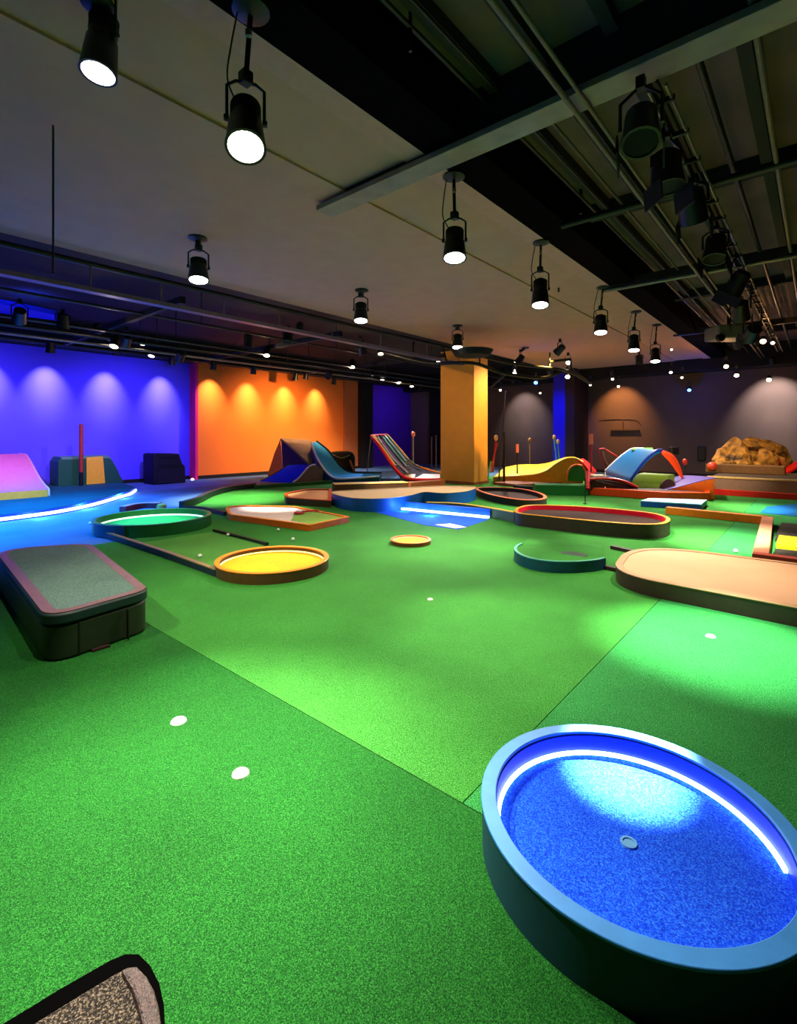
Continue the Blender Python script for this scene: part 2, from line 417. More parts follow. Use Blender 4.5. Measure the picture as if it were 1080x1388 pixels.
pipe('drop_rod', 'small rod dropping from the open deck above the long beam', [Vector((-2.3, OX(556, 70, -2.3).y, 4.79)), OX(556, 70, -2.3)], .014, M_BLACK, 'rod')

# black lighting track with par cans at right
trk = thing('lighting_track', 'black triple bar lighting track hung in the open ceiling at right', 'track', (xt, 8, 4.2))
for dx, dz in ((-.06, 0), (.0, .05), (.06, 0)):
    MB().tube([(xt+dx, 4.1, 4.22+dz), (xt+dx, 19.5, 4.22+dz)], .014, 6).build('bar', M_STEEL if dx else M_BLACK, trk, smooth=50)
for y in [4.3+.55*k for k in range(26)]:
    MB().box(xt-.08, xt+.08, y-.015, y+.015, 4.2, 4.24).build('rung', M_BLACK, trk)
# ================================================================== LAMPS
def basis(d):
    d = Vector(d).normalized(); u = d.cross(Vector((0, 0, 1)))
    if u.length < 1e-3: u = Vector((1, 0, 0))
    u.normalize(); return d, u, u.cross(d)
def hanging_lamp(label, top, lens, aim, R, L, W, col=(1, .9, .76), stem=True, group='hanging spot lamps', ang=110, blend=1.0, lensmat=None, to=None, ta=44, tw=2.6):
    """long-stem spot lamp; top: mounting point, lens: centre of the glowing disc, aim: direction of the beam"""
    top = Vector(top); lens = Vector(lens); d, u, w = basis(aim)
    t = thing('spot_lamp', label, 'lamp', top, group)
    rear = lens-d*L
    hs = MB().lathe([(0, R*.35), (L*.06, R*.62), (L*.22, R*.74), (L*.45, R*.78), (L*.47, R*.86), (L*.92, R*1.0), (L, R*1.04), (L, R*.9), (L*.97, R*.88)], rear, d, 24).build('housing', M_BLACK, t, smooth=40)
    for k in range(4):   # cooling fins
        c = rear+d*L*(.1+.07*k)
        MB().lathe([(0, R*.8), (.008, R*.8)], c, d, 24).build('fin', M_MATT, hs, smooth=40)
    ln = MB().lathe([(0, R*.88), (.006, R*.88), (.012, R*.8)], lens-d*.008, d, 24).build('lens', lensmat or M_LENS, hs, smooth=40)
    # yoke
    pv = rear+d*L*.4; up = pv-d*(L*.4+R*.5); hook = Vector((top.x, top.y, max(rear.z, pv.z)+.05*1))
    hk = Vector((pv.x, pv.y, rear.z+R*.6+.02))
    yk = MB().tube([pv+u*R*.95, hk+u*R*.95+Vector((0, 0, -R*.3)), hk+u*R*.5, hk-u*R*.5, hk-u*R*.95+Vector((0, 0, -R*.3)), pv-u*R*.95], R*.085, 6).build('yoke', M_BLACK, t, smooth=50)
    for s in (-1, 1): MB().lathe([(0, R*.2), (R*.25, R*.17)], pv+u*s*R*.85, u*s, 10).build('knob', M_BLACK, yk, smooth=40)
    # clamp + stem + mount plate
    MB().box(hk.x-R*.3, hk.x+R*.3, hk.y-R*.3, hk.y+R*.3, hk.z-.01, hk.z+R*.6).build('clamp', M_BLACK, yk, bevel=.01)
    if (top-hk).length > .05:
        MB().tube([hk+Vector((0, 0, .01)), top-Vector((0, 0, .01))], .018 if stem else R*.3, 8).build('stem', M_BLACK, t, smooth=50)
    MB().lathe([(0, R*.9), (.02, R*.95), (.045, R*.5)], top, (0, 0, -1), 20).build('ceiling_plate', M_BLACK, t, smooth=40)
    if stem:
        c0 = top+u*R*.6; c1 = rear+u*R*.5
        MB().tube(cat_open([c0, c0*.6+c1*.4+u*.04, c0*.25+c1*.75+u*.06, c1], 5), .006, 5).build('cable', M_GUN, t, smooth=50)
        MB().lathe([(0, .001), (.01, .022), (.05, .022), (.06, .001)], top*.55+hk*.45+w*.03, (0, 0, 1), 8).build('safety_clip', M_STEEL, t, smooth=50)
    if W:
        q = lens+d*.05
        spot(q, q+d, W*.8, col, 135, 1, .03)
        if to is not None: spot(q, to, W*tw, col, ta, 1, .03)
    return t
# row hanging beside the drywall edge: mount pixel, lens pixel
LX = -3.05
row1 = [  # mount px, lens px, x plane, R, L, W, tilt toward camera, label
    ((340, 12), (333, 200), .128, .44, 470, 'largest hanging spot lamp, nearest one below the drywall edge'),
    ((615, 238), (616, 350), .125, .36, 420, 'hanging spot lamp second nearest along the drywall edge'),
    ((733, 328), (732, 414), .125, .42, 380, 'hanging spot lamp third along the drywall edge, above the recessed bay corner'),
    ((817, 389), (814, 451), .125, .36, 330, 'hanging spot lamp fourth along the drywall edge'),
    ((862, 422), (859, 475), .125, .38, 300, 'hanging spot lamp fifth along the drywall edge'),
    ((890, 440), (888, 490), .12, .36, 260, 'hanging spot lamp sixth and farthest of the long stemmed ones')]
tgt = [(285, 1045), (700, 860), (620, 742), (900, 735), (740, 690), (980, 690)]
for k, (m, l, R, L, W, lab) in enumerate(row1):
    top = P(m[0], m[1], 4.4 if k else 4.4); r = ray(*l); tt = (top-CAM).dot(Vector((-ST, CT, 0)))
    lens = D(l[0], l[1], tt)
    toc = (Vector((0, 0, CH))-lens); toc.z = 0; toc.normalize()
    d = Vector((0, 0, -1))+toc*(.45 if k == 0 else .22)
    hanging_lamp(lab, top, lens, d, R, L, W, to=P(*tgt[k]), ta=(50, 44, 44, 50, 60, 60)[k], tw=(4.5, 2.8, 3.2, 5, 6, 6)[k])
# close-mounted lamps on the drywall ceiling
lens = D(133, 100, 3.2)
hanging_lamp('close mounted spot lamp at the top left corner of the view', (lens.x, lens.y, 4.4), lens, Vector((.06, -.12, -1)), .108, .44, 420, stem=False, group='ceiling mounted spot lamps', to=P(330, 1130))
row2 = [((268, 322), (269, 380), .14, .34, 300, 'ceiling mounted spot lamp nearest the ladder truss, above the orange wall'),
        ((490, 393), (489, 435), .14, .38, 300, 'ceiling mounted spot lamp above the left part of the course'),
        ((620, 441), (620, 471), .14, .36, 260, 'ceiling mounted spot lamp just above the orange pillar'),
        ((712, 471), (701, 493), .13, .32, 240, 'ceiling mounted spot lamp tilted to the left, right of the pillar')]
tg2 = [(209, 712), (370, 764), (557, 733), (560, 672)]
for k, (m, l, R, L, W, lab) in enumerate(row2):
    top = P(m[0], m[1], 4.4); tt = (top-CAM).dot(Vector((-ST, CT, 0))); lens = D(l[0], l[1], tt)
    toc = (CAM-lens); toc.z = 0; toc.normalize()
    hanging_lamp(lab, top, lens, Vector((0, 0, -1))+toc*.2+(Vector((-.7, 0, 0)) if k == 3 else Vector((0, 0, 0))), R, L, W, stem=False, group='ceiling mounted spot lamps', to=P(*tg2[k]), ta=(22, 20, 40, 40)[k], tw=(9, 7, 8, 7)[k])

def par_can(label, loc, aim, R=.11, L=.3, W=0, col=(1, .85, .7), lens=M_MATT, rail=None, ang=70, blend=.8, to=None, group='small black spots on the rails'):
    loc = Vector(loc); d, u, w = basis(aim)
    t = thing('par_spot', label, 'spotlight', loc, group)
    hs = MB().lathe([(0, R*.4), (L*.12, R*.8), (L*.5, R*.85), (L, R), (L, R*.86), (L*.96, R*.84)], loc-d*L, d, 14).build('housing', M_BLACK, t, smooth=40)
    MB().lathe([(0, R*.84), (.006, R*.8)], loc-d*L*.05, d, 14).build('lens', lens, hs, smooth=40)
    pv = loc-d*L*.5; rz = rail if rail is not None else loc.z+L+.15
    hk = Vector((pv.x, pv.y, rz))
    yk = MB().tube([pv+u*R, pv+u*R+Vector((0, 0, max(.05, (rz-pv.z)*.6))), hk-Vector((0, 0, .03)), pv-u*R+Vector((0, 0, max(.05, (rz-pv.z)*.6))), pv-u*R], R*.1, 6).build('yoke', M_BLACK, t, smooth=50)
    MB().box(hk.x-.03, hk.x+.03, hk.y-.03, hk.y+.03, rz-.06, rz+.03).build('clamp', M_BLACK, yk)
    if W: spot(loc+d*.03, to if to is not None else loc+d, W, col, ang, blend, .02)
    return t
# right-hand track
rt = [((868, 195), (-.5, -.5, -.8), 'nearest to the steel beam, tilted with a pale glint'), ((905, 255), (-.3, -.6, -.8), 'second from the steel beam'),
      ((940, 300), (-.7, .3, -.6), 'third from the steel beam'), ((968, 352), (.4, -.4, -.8), 'fourth from the steel beam'),
      ((990, 398), (-.5, .2, -.8), 'fifth from the steel beam'), ((1004, 432), (-.2, -.6, -.7), 'sixth from the steel beam'), ((1015, 458), (-.6, .4, -.6), 'farthest from the steel beam')]
rto = [((848, 1082), 26000, (1, .8, .9), 9), ((962, 872), 4200, (.8, 1, .88), 32), ((985, 735), 8000, (.9, 1, .9), 26), ((930, 790), 900, (1, .88, .75), 50), ((800, 700), 700, (1, .9, .8), 60), ((1020, 690), 4500, (.85, .98, 1), 20), ((900, 655), 1100, (1, .85, .7), 50)]
for (p, aim, lab), (tp, W, c, an) in zip(rt, rto):
    q = OX(p[0], p[1], xt-.06)
    h = par_can('black barn door spotlight, '+lab, q, P(*tp)-q, .14, .34, W, c, M_MATT, 4.22, an, 1, P(*tp), 'spotlights along the right hand track')
    d, u, w = basis(P(*tp)-q)
    for s in (-1, 1):
        MB().obox(q+u*s*.15+d*.08, u, d, w, .006, .09, .11).build('barn_door', M_MATT, h.children[0])

# bare bright bulbs and cans along the left rails
left = [  # lens px, x plane, lit?, aim wall
    ((68, 478), -15.0, 0, 'black can over the violet wall beside its first light pool'),
    ((154, 470), -11.6, 3, 'brightest small spot in front of the violet wall, lower of the close pair'),
    ((147, 459), -13.6, 2, 'small lit spot in front of the violet wall, upper of the close pair'),
    ((192, 466), -13.6, 2, 'small lit spot turned sideways right of the bright pair'),
    ((205, 483), -15.0, 1, 'tiny lit spot above the gap between the violet wall light pools'),
    ((233, 494), -15.6, 0, 'black can over the right end of the violet wall'),
    ((289, 501), -15.6, 0, 'black can over the left end of the orange wall'),
    ((343, 507), -15.6, 0, 'black can over the second light pool of the orange wall'),
    ((361, 482), -11.6, 3, 'bright small spot in front of the orange wall middle'),
    ((400, 515), -15.6, 0, 'left one of two black cans close together over the orange wall'),
    ((414, 514), -15.6, 0, 'right one of two black cans close together over the orange wall'),
    ((452, 521), -15.6, 0, 'black can over the right end of the orange wall'),
    ((477, 498), -11.6, 3, 'bright small spot in front of the black corner strip'),
    ((516, 480), -10.4, 1, 'small spot left of the pillar on the first rail'),
    ((505, 508), -13.6, 1, 'faint small spot in front of the dark violet wall'),
    ((540, 519), -13.6, 3, 'warm bright spot in front of the dark violet wall'),
    ((558, 524), -13.6, 1, 'faint small spot right of the warm one before the dark violet wall'),
    ((595, 491), -9.9, 2, 'small bright spot at the left edge of the pillar top'),
    ((130, 455), -13.6, 0, 'black can on the steel rail above the green and yellow block'),
    ((405, 452), -10.4, 0, 'black can under the ladder truss left of the ceiling lamp')]
for (p, x, on, lab) in left:
    q = OX(p[0], p[1], x)
    lm = {0: M_MATT, 1: glow('dim_lens', (1, .8, .6), 3), 2: glow('mid_lens', (1, .85, .65), 12), 3: glow('hot_lens', (1, .85, .6), 40)}[on]
    aim = Vector((.3, -.35, -1)) if on else Vector((-.25, 0, -1))
    par_can('small '+lab if on == 0 else lab, q, aim, .11 if on != 3 else .1, .3, 0, lens=lm, rail=max(q.z+.25, 3.84))
    if on == 3: point(q+aim.normalized()*.1, 22, (1, .75, .5), .02)
# wall-washing spots (their pools on the walls)
def wash(px, py, xw, off, W, col, z=4.15, ang=80, blend=.5, drop=1.6, pr=.35):
    q = OX(px, py, xw); c = Vector((xw+off, q.y, z))
    spot(c, (xw, q.y, z-drop), W, col, ang, blend, .04)
    return c
for k, px in enumerate((-20, 62, 143, 217)):
    c = wash(px, 525, XL, .75, 520, (.85, .85, 1), ang=60, z=4.12, drop=1.25, blend=1)
    par_can(('leftmost', 'second', 'third', 'right end')[k]+' short wall washer can tucked against the violet wall top', c, (-.5, 0, -1), .08, .2, rail=4.25, group='wall washers over the violet wall')
for k, px in enumerate((284, 335, 385, 427)):
    c = wash(px, 540, -17.2, .7, 420, (1, .84, .55), ang=66, z=4.12, drop=1.35, blend=.9)
    par_can(('leftmost', 'second', 'third', 'rightmost')[k]+' short wall washer can tucked against the orange wall top', c, (-.5, 0, -1), .08, .2, rail=4.25, group='wall washers over the orange wall')
for px, W, c, lab in ((712, 420, (1, .86, .85), 'between the pillar and the blue strip'), (842, 900, (1, .40, .12), 'over the orange light pool on the charcoal wall'), (1050, 1050, (1, .84, .8), 'over the pale light pool at the right of the charcoal wall')):
    q = OY(px, 540, YB)
    L_ = Vector((q.x, YB-1.2, 4.0)); spot(L_, (q.x, YB, 2.5), W, c, 78, .7, .05)
    par_can('wall washer can '+lab, L_, (0, .5, -1), .1, .25, rail=4.2)

# hot small lamps at right/back
backl = [((783, 500, 15), 3, 'M'), ((769, 511, 15), 3, ''), ((726, 519, 16), 4, ''), ((697, 507, 15.5), 3, ''), ((678, 529, 18), 2, ''),
         ((732, 533, 18), 1, ''), ((830, 514, 17), 2, ''), ((838, 524, 17), 2, ''), ((934, 529, 18.6), 4, ''), ((984, 497, 15), 5, ''), ((998, 509, 16), 3, ''),
         ((1042, 515, 15), 5, ''), ((909, 505, 15), 2, ''), ((924, 512, 15), 1, ''), ((1034, 463, 12), 5, ''), ((1047, 465, 12), 2, ''), ((800, 522, 17), 1, ''), ((910, 474, 16), 1, '')]
blab = ['small lamp at the right end of the bent track', 'bright small lamp at the bend right of the tilted lamp', 'blue glowing lamp above the dark gap right of the pillar', 'warm bulb hanging directly below the tilted ceiling lamp',
        'small lamp low beside the pillar right edge', 'tiny lamp above the grey light pool', 'left small lamp above the orange light pool', 'warm lamp directly above the orange light pool', 'intense blue lamp in front of the charcoal wall',
        'orange lamp left of the pair over the rocks', 'warm lamp above the rocks, lower than the orange one', 'warm lamp above the right end of the rocks', 'small lamp just below the farthest hanging lamps', 'tiny lamp left above the blue one',
        'orange lamp high at the end of the right hand track', 'tiny pale lamp beside the orange one at the track end', 'tiny lamp where the blue strip wall meets the black one', 'small lamp far back under the drywall edge']
for (p, k, _), lab in zip(backl, blab):
    if lab.startswith('small lamp at the right end'): p = (770, 492, 15)
    q = D(*p)
    if q.y > 20.8: q = OY(p[0], p[1], 20.8)
    lm = {1: glow('dim_lens', (1, .8, .6), 3), 2: glow('mid_lens', (1, .85, .65), 12), 3: glow('hot_lens', (1, .85, .6), 40), 4: M_LENSB, 5: glow('amber_lens', (1, .45, .15), 25)}[k]
    toc = (CAM-q).normalized()
    par_can(lab, q, toc+Vector((0, 0, -.6)), .075 if k > 2 else .05, .2, lens=lm, rail=q.z+.3, group='small lamps at the back of the hall')
    if k == 4: point(q+toc*.2+Vector((0, 0, -.1)), 40 if p[0] > 800 else 20, (.03, .09, 1), .02)
    if k == 5: point(q+toc*.15+Vector((0, 0, -.1)), 25, (1, .5, .2), .02)
# bent track behind the pillar
bt = thing('bent_track', 'curved black lighting track winding behind the top of the orange pillar', 'track', D(640, 480, 14.5))
MB().tube(cat_open([D(520, 478, 14.5), D(580, 492, 14), D(640, 492, 13.2), D(680, 505, 13.5), D(735, 512, 14), D(770, 502, 14.5), D(795, 516, 15)], 6), .045).build('lower_tube', M_BLACK, bt, smooth=50)
MB().tube(cat_open([D(540, 455, 14.5), D(620, 474, 14.2), D(690, 492, 14), D(765, 502, 14.2), D(800, 520, 15)], 6), .04).build('upper_tube', M_BLACK, bt, smooth=50)
for a, b in (((560, 462, 14.4), (560, 488, 14.2)), ((600, 470, 14.3), (606, 492, 13.7)), ((650, 483, 14), (650, 495, 13.3)), ((665, 525, 14), (690, 503, 13.6)), ((745, 478, 14.2), (745, 500, 14.1))):
    MB().tube([D(*a), D(*b)], .025, 6).build('strut', M_BLACK, bt, smooth=50)
MB().tube([D(745, 490, 14.1), D(773, 487, 14.1), D(774, 502, 14.2)], .04, 6).build('side_arm', M_BLACK, bt, smooth=50)
tag(MB().lathe([(0, .02), (.03, .45), (.18, .55), (.2, .05)], D(640, 480, 13.0)-Vector((0, 0, .08)), (0, 0, 1), 24).build('duct_ring', M_MATT, smooth=40), 'round black duct cap above the orange pillar', 'duct')
# projector on the right
pj = thing('projector', 'pale boxy projector hanging at the far end of the right hand track', 'projector', D(990, 455, 13))
MB().obox(D(985, 452, 12), Vector((CT, ST, 0)), Vector((-ST, CT, 0)), Vector((0, 0, 1)), .38, .3, .16).build('body', mat('projector_beige', (.5, .46, .38), .5), pj, bevel=.04)
MB().lathe([(0, .1), (.08, .09)], D(975, 458, 11.75), (ST, -CT, 0), 16).build('lens', M_BLACK, pj, smooth=40)
MB().tube([D(987, 446, 12), Vector((D(987, 446, 12).x, D(987, 446, 12).y, 4.67))], .03).build('bracket', M_BLACK, pj, smooth=50)

# ================================================================== COURSE PIECES
def edge_strip(par, poly, z0, z1, m, name='light_strip', ks=None, d=.012, thick=.012):
    p = poly if ks is None else [poly[i % len(poly)] for i in ks]
    a = [q for q in p]
    if ks is None: o = inset(p, 0.002); i = inset(p, thick); return MB().ring(o, i, z0, z1).build(name, m, par)
    o = offs(a, d); o2 = offs(a, d+thick)
    return MB().strip(o, o2, z0, z1).build(name, m, par)
def cup(par, c, z, r=.054, m=None):
    MB().lathe([(0, r*1.15), (.006, r*1.1), (.006, r*.8), (.002, r*.75)], (c[0], c[1], z), (0, 0, 1), 24).build('cup', m or mat('cup_white', (.85, .85, .82), .4), par, smooth=40)

# 1 big blue ring, front right
c = Vector((0, 0, CH))+Vector((-ST, CT, 0))*1.845+Vector((CT, ST, 0))*.868
M_TEAL = mat('board_dark_teal', (.07, .24, .30), .55, .08, 6, bump=.1)
t, o, i = tray('putting_ring', 'large round teal ring with blue turf and white light strip, front right', 'putting ring', circle(c, .548, 96), .20, .09, .05,
               M_TEAL, mat('rim_sky_blue', (.25, .56, .86), .4), M_TURF_BLUE)
# strip on the far half of the inner wall
ang0 = math.atan2(CT, -ST)   # away from camera
ic = [Vector((c.x+.49*math.cos(ang0+a), c.y+.49*math.sin(ang0+a))) for a in [math.radians(v) for v in range(-108, 90, 3)]]
MB().strip(ic, [Vector((c.x, c.y))+(q-Vector((c.x, c.y)))*.975 for q in ic], .098, .112).build('light_strip', M_LED, t)
MB().ring(inset(i, 0.001), inset(i, .006), .09, .18).build('inner_band', mat('band_deep_blue', (.02, .22, .95), .5), t, smooth=40)
cup(t, P(852, 1143, .09), .09, .026, mat('cup_blue_grey', (.35, .6, .8), .4))
# 2 olive box with grey top, left
M_OLIVE = mat('rotomoulded_olive', (.13, .16, .09), .5, .2, 5, bump=.15)
poly = ccw(fillet([(-6.9, 1.24), (-4.0, 1.0), (-4.12, 1.75), (-6.4, 2.05)], [.3, .16, .16, .3]))
t = thing('raised_platform', 'long dark olive box with a rounded grey green turf top at the left', 'platform', (-5.2, 1.5, .015))
MB().prism(inset(poly, .012), .015, .27).build('body', M_OLIVE, t, bevel=.02, smooth=40)
MB().prism(poly, .27, .35).build('lid', mat('lid_teal_black', (.07, .15, .15), .5, .1), t, bevel=.015, smooth=40)
MB().ring(inset(poly, .012), inset(poly, .085), .35, .357).build('rim', mat('rim_dusty_pink', (.42, .30, .28), .5, .1, 8), t, smooth=40)
MB().prism(inset(poly, .085), .35, .356).build('turf_top', turf('turf_grey_green', (.22, .30, .29), (.31, .40, .38), (.40, .49, .46), fine=260, bump=.3), t)
for y in (1.22, 1.55): MB().box(-4.075, -4.04, y-.004, y+.004, .03, .265).build('panel_joint', mat('joint_dark', (.06, .07, .04), .6), t)
MB().box(-4.07, -4.035, 1.3, 1.42, .016, .032).build('foot_plate', mat('red_brown', (.16, .05, .045), .6), t)
# 3 corner step, front left
t = thing('recessed_hatch', 'dark speckled hatch with brown rim sunk in the turf at the bottom left corner', 'hatch', P(120, 1370))
hz = .05
hp = ccw([P(a, b, hz).to_2d() for a, b in ((-60, 1440), (45, 1387), (110, 1347), (160, 1317), (172, 1311), (186, 1310), (198, 1322), (208, 1340), (214, 1360), (218, 1388), (219, 1480), (120, 1560))])
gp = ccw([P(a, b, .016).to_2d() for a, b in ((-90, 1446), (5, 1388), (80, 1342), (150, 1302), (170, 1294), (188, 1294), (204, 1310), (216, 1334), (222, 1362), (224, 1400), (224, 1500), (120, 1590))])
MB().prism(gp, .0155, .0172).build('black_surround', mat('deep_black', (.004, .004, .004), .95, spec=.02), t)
M_HB = mat('worn_brown_plastic', (.24, .18, .16), .45, .45, 60, bump=.6)
MB().prism(hp, .0175, hz).build('speckled_top', M_TARMAC, t, bevel=.006)
MB().prism(ccw([P(a, b, hz+.012).to_2d() for a, b in ((163, 1314), (174, 1309), (186, 1308), (199, 1321), (209, 1339), (215, 1360), (219, 1388), (220, 1480), (196, 1480), (192, 1388), (186, 1362), (178, 1340))]), .0175, hz+.012).build('side_rim', M_HB, t, bevel=.01)
# 4 yellow ring
def ringpx(px, ytop, ybot, z, r):
    h = CH-z; t0 = F*h/(ytop-HY); t1 = F*h/(ybot-HY); tc = (t0+t1)/2
    v = D(px, HY, tc); return (v.x, v.y), r or (t0-t1)/2
cc, r = ringpx(370, 739, 778, .14, .655)
YC = Vector(cc)
t, o, i = tray('putting_ring', 'round orange rimmed ring with glowing yellow turf in the left middle ground', 'putting ring', circle(cc, r), .14, .07, .05,
     mat('board_bronze', (.30, .20, .08), .5, .15), mat('rim_orange', (.95, .52, .10), .4), turf('turf_yellow', (.78, .50, .02), (.90, .62, .04), (.98, .76, .15)))
edge_strip(t, [v for v in i], .075, .09, M_LEDY, thick=.01)
# 5 green ring
cc, r = ringpx(209, 686.5, 718, .2, .92)
GC = Vector(cc)
t, o, i = tray('putting_ring', 'big round dark green ring with glowing emerald turf left of centre', 'putting ring', circle(cc, r), .21, .08, .06,
     mat('board_green', (.05, .36, .14), .5, .08), mat('rim_green', (.18, .50, .26), .4), M_TURF_CUP)
edge_strip(t, i, .085, .11, M_LEDG, thick=.012)
a0 = math.atan2(P(172, 730).y-cc[1], P(172, 730).x-cc[0])
arc = [Vector((cc[0]+(r+.006)*math.cos(a0-v*.045), cc[1]+(r+.006)*math.sin(a0-v*.045))) for v in range(0, 16)]
MB().strip(arc, [Vector(cc)+(v-Vector(cc))*1.02 for v in arc], .015, .205).build('blue_wrap', mat('board_blue_green', (.05, .22, .33), .5), t, smooth=40)
# kerbs joining green ring and yellow ring
kerb('lane_kerb', 'straight dark kerb running from the green ring to the yellow ring', PL([(140, 728), (172, 739), (230, 759), (294, 783)]), .10, .05, mat('kerb_navy', (.09, .14, .22), .5), cap=mat('kerb_tan', (.55, .45, .30), .5))
kerb('lane_kerb', 'short dark kerb from the right side of the green ring toward the yellow ring', PL([(290, 722), (325, 731), (362, 741)]), .06, .05, mat('kerb_dark_green', (.05, .16, .09), .6))
lane = PL([(180, 739), (290, 722), (360, 740), (300, 780)])
tag(MB().prism(ccw([Vector(v) for v in lane]), .015, .019).build('lane_turf', turf('turf_lane', (.2, .42, .12), (.30, .56, .2), (.45, .7, .35))), 'paler green turf strip of the lane between the green and the yellow rings', 'turf')
# 9 little orange ring
cc, r = ringpx(556.5, 725.5, 737, .07, .30)
t, o, i = tray('putting_ring', 'smallest round ring, orange with a warm glow, alone on the green in the centre', 'putting ring', circle(cc, .295), .075, .045, .03,
     mat('board_brown', (.35, .18, .05), .5, .1), mat('rim_copper', (.85, .42, .12), .4), turf('turf_amber', (.75, .45, .1), (.9, .62, .2), (1, .85, .45)))
edge_strip(t, i, .048, .056, glow('led_amber', (1, .6, .2), 1.5), thick=.008)
# 6 orange lane
p = fillet([v.to_2d() for v in (P(303, 684, .12), P(400, 686, .12), P(474, 700, .12), P(420, 711.5, .12), P(310, 697, .12))], [.35, .1, .03, .03, .35])
OM = mat('rim_bright_orange', (.98, .55, .10), .4)
t, o, i = tray('putting_lane', 'long low orange rimmed lane with white surface and a pointed right end', 'mini golf lane', p, .12, .095, .05, mat('board_orange', (.93, .42, .06), .5, .1), OM, mat('surface_blush', (.95, .85, .78), .6))
MB().prism(inset(ccw([v.to_2d() for v in (P(403, 688, .12), P(470, 700, .12), P(420, 709, .12), P(392, 704, .12))]), .03), .095, .1).build('turf_end', turf('turf_olive', (.4, .6, .2), (.55, .72, .3), (.7, .8, .45)), t)
pt = thing('toy_putter', 'small red headed putter lying across the orange lane', 'putter', P(405, 694, .15))
a, b = P(405, 694, .14), P(431, 691.5, .14)
MB().tube([a, b], .018, 8).build('shaft', mat('red_plastic', (.8, .12, .1), .4), pt, smooth=50)
MB().lathe([(0, .01), (.015, .05), (.05, .06), (.08, .02)], a-Vector((0, 0, .03)), (0, 0, 1), 14).build('head', mat('white_plastic', (.95, .9, .9), .4), pt, smooth=50)
MB().lathe([(0, .1), (.02, .1)], a-Vector((0, 0, .025)), (0, 0, 1), 14).build('collar', mat('red_plastic', (.8, .12, .1), .4), pt, smooth=50)
# 8a brown-red cap lane
p = fillet([v.to_2d() for v in (P(385, 669, .16), P(415, 663, .16), P(449, 663, .16), P(449, 679, .16), P(388, 675, .16))], [.3, .3, 0, 0, .3])
tray('putting_lane', 'red orange rimmed lane end with rounded tip left of the beige lane', 'mini golf lane', p, .17, .14, .06, mat('board_dark_brown', (.28, .18, .08), .6), mat('rim_red_orange', (.90, .30, .08), .4), mat('surface_peach', (.93, .65, .42), .6))
# 8b beige lane with blue side
M_BLUEB = mat('board_blue', (.02, .33, .62), .45, .08)
z = .30
bl = [P(450, 668, z), P(470, 673.5, z), P(500, 675.5, z), P(530, 674.5, z), P(556, 671, z), P(575, 666.5, z), P(600, 668, z), P(628, 666, z), P(643, 662, z), P(640, 659, z), P(600, 658, z), P(540, 661, z), P(480, 664, z), P(455, 665.5, z)]
bl = cat_closed([v.to_2d() for v in bl], 4)
tray('putting_lane', 'wavy beige topped lane with tall blue side in front of the pillar', 'mini golf lane', bl, z, z-.015, .04, M_BLUEB, mat('rim_beige', (.90, .76, .55), .5), mat('surface_beige', (.93, .78, .58), .6, .04))
# blue lit step and strip in front of it
t = thing('light_step', 'low blue step with a straight white light strip, centre of the course', 'light step', P(585, 700))
f0, f1, f2, f3, f4 = P(505, 694), P(516, 688.5), P(663, 705), P(622, 719), P(575, 713)
MB().prism(ccw([v.to_2d() for v in (f0, f1, f2, f3, f4)]), .015, .02).build('blue_glow_patch', M_TURF_BLUE, t)  # blue glow of the strip on the turf, painted as turf colour
a, b = P(540, 690.5).to_2d(), P(664, 703).to_2d()
u = (b-a).normalized(); nn = Vector((-u.y, u.x))
a0_ = P(506, 692).to_2d()
MB().strip([a0_+nn*.05, a+nn*.1, b+nn*.12], [a0_+nn*.0, a, b], .015, .17).build('blue_board', mat('board_azure', (.02, .35, .9), .5), t)
MB().strip([P(511, 692.5).to_2d(), a-nn*.03, b-nn*.03], [P(511, 695).to_2d(), a-nn*.11, b-nn*.11], .02, .055).build('light_strip', M_LEDB, t)
MB().prism(ccw([v.to_2d() for v in (P(590, 713), P(610, 711.5), P(632, 716.5), P(617, 718))]), .02, .026).build('painted_light_pool', mat('light_pool_white', (.95, .97, 1), .5), t)  # white pool of light on the turf, put in as a pale sheet
point(((a+b)/2-nn*.45).to_3d()+Vector((0, 0, .12)), 22, (.1, .35, 1), .03)
point((a*.85+b*.15-nn*.3).to_3d()+Vector((0, 0, .12)), 10, (.1, .35, 1), .03)
# olive trough kerb with yellow line
kerb('lane_kerb', 'grey olive kerb with a yellow top line joining the blue step to the brown lane', PL([(578, 693), (620, 695), (660, 701), (699, 709)]), .20, .08, mat('kerb_olive', (.32, .38, .20), .6), cap=mat('trim_yellow', (.9, .72, .10), .4))
# 11 dark brown lane
z = .24
p = cat_closed([v.to_2d() for v in (P(697.5, 692, z), P(702, 687.5, z), P(722, 684, z), P(780, 685.5, z), P(840, 690, z), P(882, 694.5, z), P(904, 700, z), P(907, 706, z), P(893, 710, z), P(860, 710, z), P(800, 705.5, z), P(740, 699.5, z), P(704, 695.5, z))], 5)
t, o, i = tray('putting_lane', 'long dark brown rounded lane with red inner edge and yellow rim right of centre', 'mini golf lane', p, z, .15, .05, mat('board_umber', (.22, .17, .14), .55, .15), mat('rim_amber', (.88, .58, .14), .4), turf('turf_brown', (.14, .09, .08), (.20, .14, .12), (.28, .2, .18)))
MB().ring(inset(i, .001), inset(i, .012), .15, .222).build('red_lining', mat('lining_crimson', (.85, .08, .18), .4), t, smooth=40)
